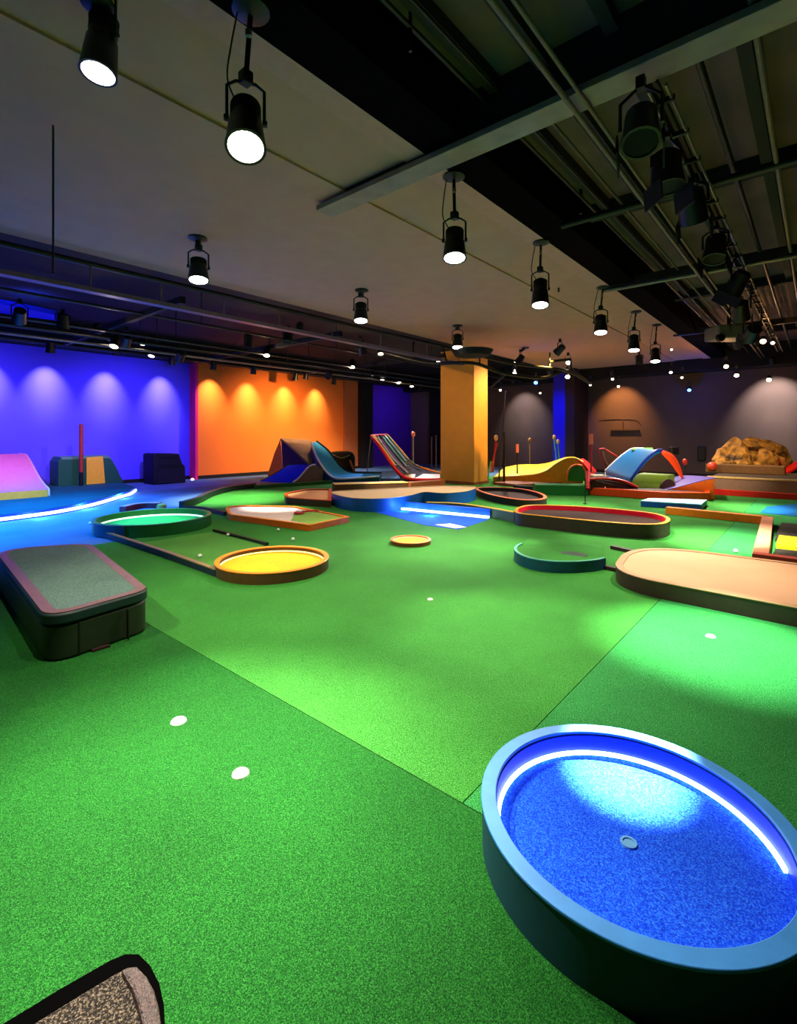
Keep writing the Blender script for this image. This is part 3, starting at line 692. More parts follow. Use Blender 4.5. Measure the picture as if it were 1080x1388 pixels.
# 12 red rim lane behind
z = .18
p = cat_closed([v.to_2d() for v in (P(645, 661, z), P(668, 660, z), P(705, 662, z), P(730, 667, z), P(741, 673, z), P(732, 677, z), P(705, 677, z), P(672, 672, z), P(650, 665.5, z))], 5)
tray('putting_lane', 'dark lane with a coral red rim right beside the pillar foot', 'mini golf lane', p, z, .08, .07, mat('board_dark', (.12, .08, .07), .6), mat('rim_coral', (.93, .42, .25), .4), mat('surface_dark_brown', (.2, .12, .1), .7))
# 13 teal half ring
z = .15
fp = [P(a, b, z).to_2d() for a, b in ((705, 736), (698, 740), (697, 745), (704, 751), (722, 757), (748, 760.5), (780, 761), (806, 759), (821, 756))]
t = thing('half_ring', 'half round teal kerb filled with green turf right of centre', 'putting ring', P(760, 760))
fa = cat_open(fp, 5); fb = offs(fa, -.0) 
inn = offs(fa, .035) if area2([*fa]) > 0 else offs(fa, -.035)
MB().strip(fa, inn, .015, z-.01).build('kerb', mat('board_teal', (.03, .28, .36), .5, .1), t, smooth=40)
MB().strip(fa, inn, z-.01, z).build('rim', mat('rim_sea_green', (.25, .60, .52), .45), t, smooth=40)
bk = [P(815, 741), P(780, 733), P(740, 730), P(715, 731)]
top = [v.to_3d()+Vector((0, 0, z-.012)) for v in inn]
vs = top+[Vector((v.x, v.y, .018)) for v in bk]
MB().add(vs+[Vector((v.x, v.y, .0155)) for v in vs], [tuple(range(len(vs))), tuple(range(2*len(vs)-1, len(vs)-1, -1))]+[(k, (k+1) % len(vs), len(vs)+(k+1) % len(vs), len(vs)+k) for k in range(len(vs))]).build('turf_fill', M_TURF_A, t)
MB().lathe([(0, .17), (.015, .16), (.016, .02)], P(775, 754, .12)+Vector((0, .05, .0)), (0, 0, 1), 20).build('drain_plate', mat('plate_dark_green', (.08, .2, .1), .4, .4, 40), t, smooth=40)
# dark connecting kerbs
kerb('lane_kerb', 'dark brown kerb stub behind the beige platform', PL([(829, 745), (868, 754)]), .06, .07, mat('kerb_brown', (.20, .13, .11), .6), smooth=False)
kerb('lane_kerb', 'dark brown kerb stub linking the half round kerb to the beige platform', PL([(820, 773), (864, 783)]), .06, .06, mat('kerb_brown', (.20, .13, .11), .6), smooth=False)
# 14 beige platform right
p = ccw(fillet([(-1.66, 5.32), (2.4, 5.1), (2.4, 7.15), (-1.9, 7.0)], [.55, .3, .3, .75], 12))
tray('raised_platform', 'large beige topped platform with dark brown side at the right edge', 'platform', p, .18, .172, .07, mat('board_chocolate', (.25, .17, .14), .5, .12), mat('rim_sand', (.72, .53, .36), .5), mat('surface_sand', (.80, .60, .43), .65, .05, 3))
# 15 orange, pink and red kerbs with striped bed
kerb('lane_kerb', 'long bright orange kerb behind the green lane at right', [Vector((-2.35, 11.15)), Vector((-.72, 11.0))], .15, .16, mat('kerb_orange', (.97, .52, .08), .5), smooth=False)
kerb('lane_kerb', 'salmon coloured kerb running front to back at the right edge', [Vector((-.55, 7.55)), Vector((-.70, 11.0))], .15, .16, mat('kerb_salmon', (.85, .52, .38), .5), smooth=False)
kerb('lane_kerb', 'brick red kerb in front of the striped bed at the right edge', [Vector((-.62, 7.45)), Vector((2.0, 7.35))], .16, .14, mat('kerb_brick', (.70, .22, .16), .5), smooth=False)
t = thing('striped_bed', 'sunken olive speckled bed with a yellow stripe at the right edge', 'bed', (.7, 9, .015))
MB().box(-.45, 2.2, 7.5, 8.35, .015, .08).build('front_turf', M_TARMAC, t)
MB().box(-.45, 2.2, 8.45, 9.25, .015, .12).build('yellow_board', mat('board_yellow', (.92, .78, .08), .5), t)
MB().box(-.5, 2.2, 9.25, 10.9, .015, .08).build('rear_turf', M_TARMAC, t)
# 16 blue block
p = [P(868, 679, .14).to_2d(), P(950, 684, .14).to_2d(), P(948, 681, .14).to_2d()+Vector((.05, .6)), P(874, 677, .14).to_2d()+Vector((0, .3))]
t = thing('low_block', 'low bright blue block lying in front of the red orange bridge', 'block', P(905, 690))
MB().prism(ccw(p), .015, .13).build('body', mat('block_blue', (.03, .32, .68), .45), t, bevel=.01)
MB().prism(inset(ccw(p), .0), .13, .145).build('top_sheet', mat('top_pale_blue', (.55, .78, .9), .4), t)
# 17 blue-lit turf right, the blue light put into its colour
tag(MB().prism(ccw([P(a, b).to_2d() for a, b in ((1030, 696), (1040, 688), (1078, 684), (1180, 680), (1180, 712))]), .015, .021).build('blue_glow_patch', turf('turf_blue_lit', (.0, .25, .5), (.02, .36, .62), (.1, .5, .75))), 'turf patch coloured with painted blue light on the far right behind the orange kerb', 'turf')

# left-back green wavy kerb
WK = mat('kerb_black_green', (.07, .11, .11), .5)
kerb('lane_kerb', 'wavy black kerb bounding the green at the back left', PL([(246, 690), (268, 683), (288, 673), (315, 666), (345, 662)]), .16, .12, WK)
kerb('lane_kerb', 'dark kerb between the green ring and the orange lane', PL([(247, 691), (275, 693), (305, 700)]), .09, .06, mat('kerb_maroon', (.2, .10, .10), .6))
kerb('lane_kerb', 'long dark green kerb in front of the blue ramps', PL([(345, 663), (400, 659.5), (450, 656)]), .12, .10, mat('kerb_forest', (.05, .36, .14), .5), smooth=False)
kerb('lane_kerb', 'yellow topped kerb behind the beige lane', PL([(452, 667), (550, 664)]), .24, .5, mat('kerb_rosewood', (.45, .24, .18), .6), cap=mat('trim_mustard', (.92, .70, .25), .5), smooth=False)
kerb('lane_kerb', 'orange brown kerb meeting the left foot of the pillar', PL([(552, 664), (598, 660)]), .22, .35, mat('kerb_rust', (.66, .34, .16), .6), smooth=False)
kerb('lane_kerb', 'long thin black kerb behind the coral rimmed lane', PL([(697, 663), (735, 666), (770, 669), (800, 671)]), .12, .12, WK)
# small red strip on carpet
kerb('foam_strip', 'short red strip lying on the blue lit carpet behind the green ring', PL([(166, 694), (180, 690.5), (198, 688.5), (217, 688.5)]), .12, .14, mat('foam_red', (.50, .10, .14), .5), z0=.0, cap=mat('foam_pink', (.9, .55, .55), .5), cat='foam strip')
tag(MB().lathe([(0, .06), (.03, .1), (.09, .1), (.12, .04)], P(219, 690), (0, 0, 1), 12).build('end_cap', mat('cap_yellow', (.75, .62, .3), .5), smooth=40), 'small tan puck at the end of the short red strip', 'puck')

# hole markers, balls
def disc(label, px, py, r, z=.015, cat='hole cup', ball=False):
    c = P(px, py, z)
    if ball:
        tag(MB().lathe([(0, .002), (.004, .014), (.012, .024), (.026, .028), (.04, .022), (.052, .002)], c, (0, 0, 1), 14).build('golf_ball', mat('ball_white', (.95, .95, .92), .3), smooth=60), label, 'golf ball'); return
    t = thing('hole_cup', label, cat, c)
    MB().lathe([(0, r), (.006, r*.96), (.012, r*.8), (.012, r*.7), (.007, r*.62)], c, (0, 0, 1), 24).build('ring', mat('cup_white', (.85, .85, .82), .4), t, smooth=40)
    MB().lathe([(0, r*.62), (.008, r*.6)], c, (0, 0, 1), 24).build('insert', mat('cup_insert', (.75, .85, .75), .4), t, smooth=40)
disc('white hole cup in the bright pool of light, left foreground', 242, 978, .042)
disc('white hole cup nearest the camera, left of the blue ring', 326, 1049, .04)
disc('small white hole cup alone in the middle of the green', 583, 813, .028)
disc('white hole cup in the bright turf in front of the beige platform', 963, 863, .036)
disc('white ball on the lane between the green and yellow rings', 271, 756, .05, ball=True)
disc('white ball by the short kerb right of the green ring', 309, 727, .05, ball=True)
disc('white ball just beyond the yellow ring', 397, 733, .04, ball=True)
disc('white ball in front of the orange lane', 377, 720, .045, ball=True)
disc('white ball on the blue carpet left of the green ring', 122, 711, .045, 0, ball=True)
disc('dark ball in the lit lane behind the beige platform', 997, 749, .03, ball=True)

# ================================================================== LEFT: pink ramp, LED platform, block, bin
led = [(-30, 711), (0, 708), (35, 703.5), (70, 698.5), (105, 692), (130, 686), (155, 678.5), (175, 672.5), (183, 667)]
lp = cat_open([P(a, b).to_2d() for a, b in led], 5)
bd = [Vector((-17.3, lp[-1].y+.4)), Vector((-17.5, -1.0)), Vector((lp[0].x, -1.0))]
poly = ccw([Vector((v.x, v.y)) for v in lp]+bd)
t = thing('light_platform', 'low blue platform with a curved white light strip along the violet wall', 'platform', (-15.5, 3, 0))
MB().prism(poly, 0, .13).build('base', mat('platform_blue', (.03, .15, .75), .5), t, smooth=40)
MB().prism(poly, .13, .145).build('turf_top', turf('turf_teal', (.02, .22, .26), (.04, .30, .34), (.08, .4, .42)), t)
MB().strip(offs(lp, -.012), offs(lp, -.04), .03, .085).build('light_strip', M_LEDB, t)
for k in (4, 14, 24, 34):
    v = lp[min(k, len(lp)-1)]; nrm = Vector((v.y, -v.x)).normalized()
    d = Vector((1, -.6)).normalized(); point((v.x+d.x*.35, v.y+d.y*.35, .12), 34, (.04, .16, 1), .03)
# pink ramp: curved quarter pipe facing right, runs along the wall
PK = mat('ramp_pink', (.93, .45, .62), .6, .05); YF = mat('ramp_amber', (1, .58, .10), .6)
yy = 3.55; prof = [(-16.1, 1.10), (-15.9, 1.08), (-15.5, .92), (-15.1, .72), (-14.7, .53), (-14.3, .40), (-13.98, .33)]
t = thing('quarter_ramp', 'big pink and amber curved ramp cropped by the left edge of the view', 'ramp', (-15, 2.5, .145))
n = len(prof)
def ext(prof2, y0, y1):
    m = MB(); k = len(prof2); m.add([(x, y0, z) for x, z in prof2]+[(x, y1, z) for x, z in prof2], [tuple(range(k-1, -1, -1)), tuple(range(k, 2*k))]+[(i, (i+1) % k, k+(i+1) % k, k+i) for i in range(k)]); return m
ext([(-16.6, .145), (-16.6, 1.08)]+[(x, z-.02) for x, z in prof]+[(-13.95, .145)], 1.2, yy).build('body', YF, t)
MB().sheet([(x, 1.18, z) for x, z in [(-16.62, 1.1)]+prof], [(x, yy+.02, z) for x, z in [(-16.62, 1.1)]+prof], .025).build('pink_skin', PK, t, smooth=60)
MB().tube([(x, yy+.02, z) for x, z in [(-16.62, 1.1)]+prof+[(-13.94, .16)]], .022, 6).build('edge_trim', mat('trim_rose', (.9, .6, .6), .5), t, smooth=60)
# green-yellow block with post
X = -16.45
def Q(px, py): q = OX(px, py, X); return q
t = thing('wedge_block', 'dark green block with a yellow front panel against the violet wall', 'block', (X, Q(120, 655).y, .145))
o_ = [Q(79, 664), Q(79, 626), Q(84, 620), Q(145, 618), Q(152, 624), Q(158, 634), Q(163, 645), Q(168, 658)]
for v in (o_[0], o_[-1]): v.z = .145
MB().panel(o_, (-1, 0, 0), .8).build('body', mat('block_dark_green', (.03, .30, .20), .55), t, bevel=.01)
yp = [Q(117, 660), Q(117, 620), Q(139, 618.5), Q(142, 659)]
for v in (yp[0], yp[-1]): v.z = .15
MB().panel([v+Vector((.03, 0, 0)) for v in yp], (-1, 0, 0), .03).build('yellow_panel', mat('panel_yellow', (.93, .70, .15), .5), t)
MB().panel([v+Vector((0.002, 0, 0)) for v in (Q(83, 619.5), Q(145, 617), Q(153, 622.5), Q(147, 621), Q(84, 623))], (-1, 0, 0), .82).build('cap_board', mat('cap_pale', (.35, .5, .42), .5), t)
tp = thing('post', 'slim red and black post standing in front of the green and yellow block', 'post', D(110, 664, 14.2))
a = OX(110, 664, -16.2); a.z = .145
MB().tube([a, OX(110, 640, -16.2)], .055, 8).build('lower_post', M_BLACK, tp, smooth=50)
MB().tube([OX(110, 640, -16.2), OX(110, 575, -16.2)], .055, 8).build('upper_post', mat('post_red', (.62, .16, .10), .5), tp, smooth=50)
# speaker / bin
t = thing('floor_speaker', 'black wedge shaped cabinet standing on the carpet by the violet wall', 'speaker', OX(230, 657, -16.6))
X = -16.3
pf = [Q(208, 659), Q(208, 616), Q(212, 614.5), Q(243, 615), Q(247, 628), Q(251, 632), Q(252, 657)]
for v in (pf[0], pf[-1]): v.z = 0
MB().panel(pf, (-1, 0, 0), .8).build('cabinet', mat('cabinet_black', (.055, .05, .075), .6), t, bevel=.03)
for a_ in (((216, 622), (240, 622), (240, 619), (216, 619)), ((214, 633), (247, 633), (244, 629), (216, 630))):
    MB().panel([Q(*v)+Vector((.015, 0, 0)) for v in a_], (-1, 0, 0), .02).build('handle_slot', M_MATT, t)
MB().panel([Q(*v)+Vector((.012, 0, 0)) for v in ((213, 655), (247, 654), (246, 637), (214, 638))], (-1, 0, 0), .02).build('grille', mat('grille_dark', (.08, .075, .10), .8, .5, 80), t)
tag(MB().lathe([(0, .05), (.04, .05)], OX(261, 650, -17.05)*1+Vector((0, 0, 0)), (1, -.6, 0), 12).build('floor_light', glow('tiny_white', (1, 1, 1), 6), smooth=40), 'tiny white floor light at the foot of the magenta wall edge', 'light')

# ================================================================== BACK LEFT: blue ramps
def E(*a): return [D(*v) for v in a]
GRY = mat('ramp_grey_brown', (.42, .35, .30), .7, .1, 3); WT = mat('trim_white', (.9, .92, .95), .4)
L = cat_open(E((353, 652.5, 17.2), (362, 649, 17.4), (378, 640, 17.6), (390, 632.5, 17.8), (401, 630.5, 18), (412, 631, 18.2)), 4)
R = cat_open(E((397, 655, 16.5), (404, 650, 16.6), (412, 641, 16.7), (419, 633.5, 16.8), (428, 631, 16.9), (438, 637, 17.0)), 4)
t = thing('wave_ramp', 'small deep blue wave ramp with grey side left of the blue slide', 'ramp', P(400, 655))
MB().sheet(L, R, down=0).build('body', GRY, t, smooth=50)
m = 17
MB().sheet([v+Vector((0, 0, .03)) for v in L[:m]], [v+Vector((0, 0, .03)) for v in R[:m]], .025).build('blue_skin', mat('skin_deep_blue', (.0, .17, .97), .9, spec=.05), t, smooth=60)
MB().tube([v+Vector((0, 0, .03)) for v in R[:m]], .025, 6).build('edge_trim', WT, t, smooth=60)
MB().tube([v+Vector((0, 0, .03)) for v in L[:m]], .025, 6).build('edge_trim', M_BLACK, t, smooth=60)
t = thing('arched_ramp', 'tall grey arched ramp with a dark purple hollow side in front of the orange wall', 'ramp', P(395, 650))
L = cat_open(E((380, 594, 18.3), (387, 599, 18.1), (396, 607, 17.9), (408, 618, 17.7), (421, 631, 17.5), (430, 646, 17.4)), 4)
R = cat_open(E((416, 595.5, 18.3), (424, 600, 18.2), (429, 612, 18.0), (433, 624, 17.9), (437, 637, 17.8), (441, 650, 17.7)), 4)
MB().sheet(L, R, .08).build('arched_top', mat('arch_grey_brown', (.52, .42, .36), .7, .1, 3), t, smooth=60)
fr = E((381, 596, 18.25), (396, 608, 17.95), (408, 619, 17.75), (421, 632, 17.55), (428, 645, 17.5), (384, 647, 18.0))
MB().panel(fr, (-ST, CT, 0), .05).build('hollow_side', mat('side_dark_purple', (.14, .08, .30), .7), t)
lf = E((380, 595, 18.35), (384, 648, 18.0), (362, 645, 18.8), (372, 614, 18.6))
MB().panel(lf, (-ST, CT, 0), .05).build('back_leg', mat('leg_ochre', (.62, .40, .15), .6), t)
t = thing('slide_ramp', 'light blue curved slide with white and black edges at the back left', 'slide', P(460, 652))
L = cat_open(E((422, 601, 17.9), (427, 616, 17.5), (435, 631, 17.2), (445, 644, 16.9), (457, 650.5, 16.7), (480, 650, 16.6), (514, 647.5, 16.5)), 4)
R = cat_open(E((429, 600, 18.7), (443, 611, 18.5), (453, 623, 18.2), (463, 635, 17.9), (475, 641.5, 17.6), (495, 642.5, 17.5), (517, 643, 17.5)), 4)
MB().sheet(L, R, down=0).build('body', mat('slide_side_blue', (.06, .26, .42), .5), t, smooth=50)
MB().sheet([v+Vector((0, 0, .03)) for v in L], [v+Vector((0, 0, .03)) for v in R], .025).build('slide_skin', mat('skin_light_blue', (.22, .60, 1.0), .8, spec=.1), t, smooth=60)
MB().tube([v+Vector((0, 0, .04)) for v in L], .035, 6).build('edge_trim', WT, t, smooth=60)
MB().tube([v+Vector((0, 0, .05)) for v in R], .045, 6).build('edge_trim', mat('edge_navy', (.05, .10, .16), .5), t, smooth=60)
# dark equipment bag
bm = MB(); q = D(464, 628, 19)
pr = E((447, 613, 18.8), (455, 612, 18.8), (470, 612, 18.8), (477, 614, 18.8), (480, 621, 18.8), (480, 641, 18.8), (452, 642, 18.8))
tb = thing('equipment_bag', 'dark lumpy equipment bag behind the light blue slide', 'bag', P(466, 645))
bm.panel(pr, (-ST, CT, 0), .5).build('bag_body', mat('bag_brown_black', (.13, .10, .09), .7, .4, 6, bump=.5), tb, bevel=.06)
MB().tube(cat_open(E((450, 616, 18.7), (462, 621, 18.65), (474, 617, 18.7)), 5), .03, 6).build('strap', mat('strap_grey', (.4, .36, .33), .6), tb, smooth=60)
MB().tube(cat_open(E((474, 624, 18.65), (478, 634, 18.6), (483, 642, 18.6)), 5), .04, 6).build('handle', mat('handle_tan', (.75, .5, .3), .6), tb, smooth=60)
# club ramp
t = thing('club_ramp', 'red edged curved rack ramp loaded with coloured putters left of the pillar', 'ramp', P(560, 654))
L = cat_open(E((503, 591, 18.2), (512, 602, 17.9), (523, 618, 17.6), (534, 634, 17.3), (546, 646, 17.1), (560, 650, 17.0), (590, 650.5, 16.95), (604, 649, 16.95)), 4)
R = cat_open(E((524, 589, 19.2), (534, 600, 18.9), (546, 614, 18.6), (556, 626, 18.3), (566, 632, 18.1), (580, 637, 18.0), (596, 641, 17.9), (606, 642, 17.9)), 4)
MB().sheet(L, R, .06).build('deck', mat('deck_purple_black', (.12, .07, .16), .5, .5, 5), t, smooth=60)
MB().tube(L, .06, 8).build('red_rail', mat('rail_red', (.85, .07, .12), .4), t, smooth=60)
MB().tube(R, .045, 8).build('orange_rail', mat('rail_orange', (.9, .5, .15), .4), t, smooth=60)
MB().tube([L[0], R[0]], .05, 8).build('top_rail', mat('rail_pink', (.85, .25, .35), .4), t, smooth=60)
MB().sheet(E((549, 644, 17.2), (560, 648.5, 17.1), (596, 648, 17.1)), E((556, 640, 17.7), (568, 642, 17.6), (596, 643, 17.6)), .02).build('white_tray', mat('tray_white', (.92, .88, .88), .5), t)
MB().tube([L[0], D(497, 643, 18.0)], .02, 6).build('leg', M_STEEL, t, smooth=60)
fl = D(545, 652, 17.1); fl.z = .02
MB().tube([D(540, 640, 17.3), fl], .025, 6).build('leg', M_BLACK, t, smooth=60)
cols = [(.95, .8, .2), (.7, .7, .75), (.55, .3, .6), (.2, .2, .25), (.6, .8, .75), (.15, .45, .3), (.85, .85, .9), (.3, .55, .4)]
cn = ['yellow', 'silver', 'mauve', 'black', 'pale green', 'dark green', 'white', 'mid green']
for k in range(8):
    s = (k+.7)/9.0
    i0, i1 = 1+(k % 3), 13+(k*5) % 6
    pts = [(L[i]*(1-s)+R[i]*s)+Vector((0, 0, .06+.02*(k % 2))) for i in range(i0, i1)]
    pts = [pts[0], pts[len(pts)//2], pts[-1]]
    c = thing('putter', cn[k]+' putter lying on the red edged rack ramp', 'putter', pts[-1], 'putters on the rack ramp')
    mm = mat('putter_'+cn[k].replace(' ', '_'), cols[k], .35)
    MB().tube(pts, .022, 6).build('shaft', mm, c, smooth=60)
    MB().tube([pts[0], pts[0]*.75+pts[1]*.25], .04, 6).build('grip', mm, c, smooth=60)
    MB().obox(pts[-1], Vector((CT, ST, 0)), Vector((-ST, CT, 0)), Vector((0, 0, 1)), .09, .03, .03).build('head', M_STEEL, c, bevel=.008)

# standing clubs / flags
def standing(label, px, y0, y1, t_, m, head=None, r=.025, lean=0, name='flag_stick', cat='flag stick', grip=None, zb=None):
    b = D(px, y1, t_); a = D(px+lean, y0, t_+.05)
    if b.z < .06 or zb is not None: b.z = .016 if zb is None else zb
    o = thing(name, label, cat, b)
    MB().tube([b, a], r, 6).build('shaft', m, o, smooth=60)
    if head: MB().lathe([(0, r), (.05, r*2.6), (.16, r*2.6), (.2, r*.8)], a-Vector((0, 0, .06)), (0, 0, 1), 10).build('knob', head, o, smooth=60)
    if grip: MB().tube([a*.72+b*.28, a], r*2, 8).build('grip', grip, o, smooth=60)
    MB().lathe([(0, r*4), (.015, r*4), (.03, r*1.2)], b, (0, 0, 1), 12).build('foot', M_BLACK, o, smooth=60)
    return o
BR = mat('stick_bronze', (.5, .36, .2), .5); RD = mat('stick_red', (.65, .12, .10), .5); OR = mat('knob_coral', (.95, .5, .35), .4); TN = mat('knob_tan', (.8, .65, .42), .4); GN = mat('stick_green', (.25, .55, .15), .5)
standing('silver pole with coral top in front of the dark violet wall end', 560, 590, 641, 18.5, M_STEEL, OR)
standing('thin dark stand in the black gap left of the pillar', 585, 592, 632, 19, M_GUN, None, zb=.02)
standing('thin dark stand partly hidden by the pillar', 591, 590, 632, 19, M_GUN, None, zb=.02)
standing('tall thin black pole leaning left right beside the pillar', 676, 530, 650, 16.5, M_GUN, None, lean=9)
standing('straight black pole with pale clip right of the pillar', 683, 585, 655, 16, M_BLACK, None, r=.04)
standing('dark red pole with tan knob closest to the pillar', 668, 595, 640, 17, RD, TN, lean=4)
standing('leaning red stick low beside the pillar', 664, 600, 640, 17.3, RD, None, lean=10)
standing('pale green stick in the cluster beside the pillar', 661, 625, 650, 16.5, GN, None, lean=4)
standing('dark stick topped by a fat coral grip on the yellow ramp', 701, 602, 643, 16.8, M_BLACK, None, grip=OR)
standing('thin bronze stick behind the yellow ramp', 718, 598, 630, 19.4, BR, BR, zb=.016)
standing('left green stick leaning behind the yellow ramp', 756, 594, 632, 19.6, GN, TN, lean=-5, zb=.016)
standing('right green stick leaning behind the yellow ramp', 760, 600, 632, 19.8, GN, TN, lean=-4, zb=.016)
standing('orange pole with coral grip left of the blue and orange bridge', 801, 588, 640, 14.2, RD, None, grip=OR, r=.03)
standing('thin black flag pole standing before the green arch', 793, 648, 684, 11.4, M_BLACK, None, r=.012)

# yellow wave ramp
t = thing('wave_ramp', 'long yellow wave ramp ending in a green arch right of the pillar', 'ramp', P(730, 652))
R = cat_open(E((668, 648, 16.6), (690, 646.5, 16.4), (712, 645.5, 16.2), (728, 643.5, 16), (742, 638, 15.9), (756, 628, 15.8), (768, 622.5, 15.7), (780, 622, 15.6), (790, 627, 15.5)), 4)
L = cat_open(E((684, 634, 18.6), (700, 631, 18.5), (714, 630, 18.4), (728, 630, 18.3), (742, 628, 18.1), (755, 624, 18), (766, 620.5, 17.9), (778, 620, 17.8), (788, 624, 17.7)), 4)
MB().sheet(L, R, down=.02).build('body', mat('side_gold', (.90, .62, .12), .55), t, smooth=50)
MB().sheet([v+Vector((0, 0, .02)) for v in L], [v+Vector((0, 0, .02)) for v in R], .018).build('yellow_skin', mat('skin_yellow', (.96, .80, .10), .5), t, smooth=60)
MB().tube([v+Vector((0, 0, .02)) for v in R], .03, 6).build('edge_trim', mat('trim_gold', (.98, .8, .3), .4), t, smooth=60)
ar = cat_open(E((768, 652, 15.4), (769, 641, 15.4), (774, 633, 15.4), (782, 630, 15.4), (790, 633, 15.4), (794, 642, 15.4), (795, 652, 15.4)), 4)
MB().panel(ar, (-ST, CT, 0), .12).build('green_arch', mat('arch_green', (.10, .45, .12), .6), t)
MB().tube(ar, .035, 6).build('arch_trim', mat('trim_orange2', (.9, .45, .12), .4), t, smooth=60)
MB().sheet(E((784, 623, 15.5), (791, 628, 15.4), (797, 636, 15.3), (801, 643, 15.2)), E((790, 621, 16.3), (797, 626, 16.2), (803, 632, 16.1), (808, 638, 16)), .05).build('red_lip', mat('lip_red', (.9, .12, .06), .4), t, smooth=60)
tag(MB().prism(ccw([P(a, b, .02).to_2d() for a, b in ((668, 657), (715, 653), (766, 657), (700, 660))]), .015, .10).build('low_block', mat('block_brown_edge', (.5, .26, .15), .6), bevel=.01), 'low reddish brown board under the front of the yellow wave ramp', 'block')
kb = [P(a, b, .28).to_2d() for a, b in ((724, 656), (794, 657))]
kerb('lane_block', 'green block below the arch of the yellow ramp', kb, .28, .6, mat('block_green', (.04, .42, .14), .55), smooth=False, cat='block')
# ================================================================== BRIDGE
t = thing('bridge_ramp', 'red and orange framed bridge with blue slope, olive drum and lavender landing', 'bridge', P(880, 672))
RO = mat('frame_red_orange', (.95, .28, .06), .5, .06)
fr = [(799, 672), (860, 677), (905, 683), (962, 681)]
base = ccw([P(a, b).to_2d() for a, b in ((799, 672), (850, 675.5), (905, 679.5), (962, 680), (972, 664), (900, 658), (810, 657))])
MB().prism(base, .015, .22).build('frame', RO, t, bevel=.015)
MB().prism(inset(base, .12), .22, .228).build('frame_deck', mat('deck_brown', (.22, .12, .10), .6), t)
# orange landing wedge, front right
WL = cat_open(E((868, 668.5, 12.6), (885, 668, 12.5), (905, 664.5, 12.4), (930, 658, 12.3), (952, 652, 12.2), (968, 649, 12.15)), 4)
WB = cat_open(E((874, 659, 14.0), (890, 654, 14.2), (905, 650, 14.4), (925, 645.5, 14.6), (948, 646, 14.3), (967, 647.5, 13.4)), 4)
MB().sheet(WB, WL, down=.02).build('landing_side', mat('landing_orange', (.97, .42, .06), .5), t, smooth=50)
MB().sheet([v+Vector((0, 0, .02)) for v in WB], [v+Vector((0, 0, .02)) for v in WL], .018).build('landing_top', mat('landing_lavender', (.42, .34, .66), .5), t, smooth=60)
# blue slope / arch
NE = E((855, 650, 13.6), (866, 634, 13.65), (878, 620, 13.7), (890, 611, 13.75), (897, 610, 13.8))
FE = E((820, 638, 15.2), (838, 621, 15.3), (850, 612, 15.4), (858, 608, 15.4), (872, 608, 15.4))
NE = cat_open(NE, 4); FE = cat_open(FE, 4)
MB().sheet(FE, NE, .09).build('blue_slope', mat('slope_blue', (.0, .42, .68), .5), t, smooth=60)
MB().tube(FE, .03, 6).build('edge_trim', WT, t, smooth=60)
MB().tube(NE, .04, 6).build('edge_trim', mat('trim_cobalt', (.04, .18, .55), .4), t, smooth=60)
MB().sheet(E((858, 606.5, 15.45), (884, 606.5, 15.6)), E((856, 609.5, 15.0), (886, 609.5, 15.0)), .05).build('green_top', mat('top_green', (.28, .48, .1), .5), t)
MB().sheet(cat_open(E((897, 609.5, 14.1), (912, 616, 14.1), (921, 630, 14.1), (926, 646, 14.1)), 4), cat_open(E((896, 612, 13.7), (906, 622, 13.7), (915, 634, 13.7), (924, 647, 13.7)), 4), .06).build('orange_leg', RO, t, smooth=60)
# olive drum
dr = E((854, 660, 12.9), (858, 648, 13.1), (866, 641, 13.3), (880, 640, 13.4), (893, 641, 13.5)), 
O1 = cat_open(E((855, 661, 13.0), (858, 650, 13.0), (864, 643, 13.1), (872, 640.5, 13.2)), 4)
O2 = cat_open(E((896, 664, 12.8), (897, 652, 12.9), (904, 645, 13.0), (914, 643, 13.1)), 4)
MB().sheet(O1, O2, down=.17).build('olive_drum', mat('drum_olive', (.42, .52, .12), .55), t, smooth=60)
dm = cat_open(E((895, 665, 12.7), (897, 656, 12.7), (903, 650, 12.7), (910, 650.5, 12.7), (915, 656, 12.7), (916, 664, 12.7)), 3)
MB().panel(dm, (-ST, CT, 0), .06).build('drum_mouth', mat('mouth_brown', (.25, .14, .08), .7), t)
# white box and red wavy kerb
MB().obox(D(809, 647, 13.6), Vector((CT, ST, 0)), Vector((-ST, CT, 0)), Vector((0, 0, 1)), .2, .2, .07).build('white_box', mat('box_cream', (.9, .85, .75), .5), t, bevel=.01)
wr = cat_open(E((800, 650, 13), (815, 649, 13), (835, 650, 12.9), (850, 654, 12.8), (864, 661, 12.7)), 4)
MB().tube(wr, .04, 6).build('wavy_rail', mat('rail_crimson', (.75, .08, .08), .4), t, smooth=60)
MB().panel([wr[0], *wr, D(864, 665, 12.75), D(800, 665, 13.05)][1:], (-ST, CT, 0), .04).build('side_panel', mat('panel_dark_red', (.22, .06, .07), .6), t)
MB().tube(E((820, 640, 13.2), (820, 664, 12.9)), .018, 6).build('white_rod', WT, t, smooth=60)
MB().tube(E((797, 640, 13.4), (796, 664, 12.9)), .07, 8).build('red_post', mat('rail_crimson', (.75, .08, .08), .4), t, smooth=60)
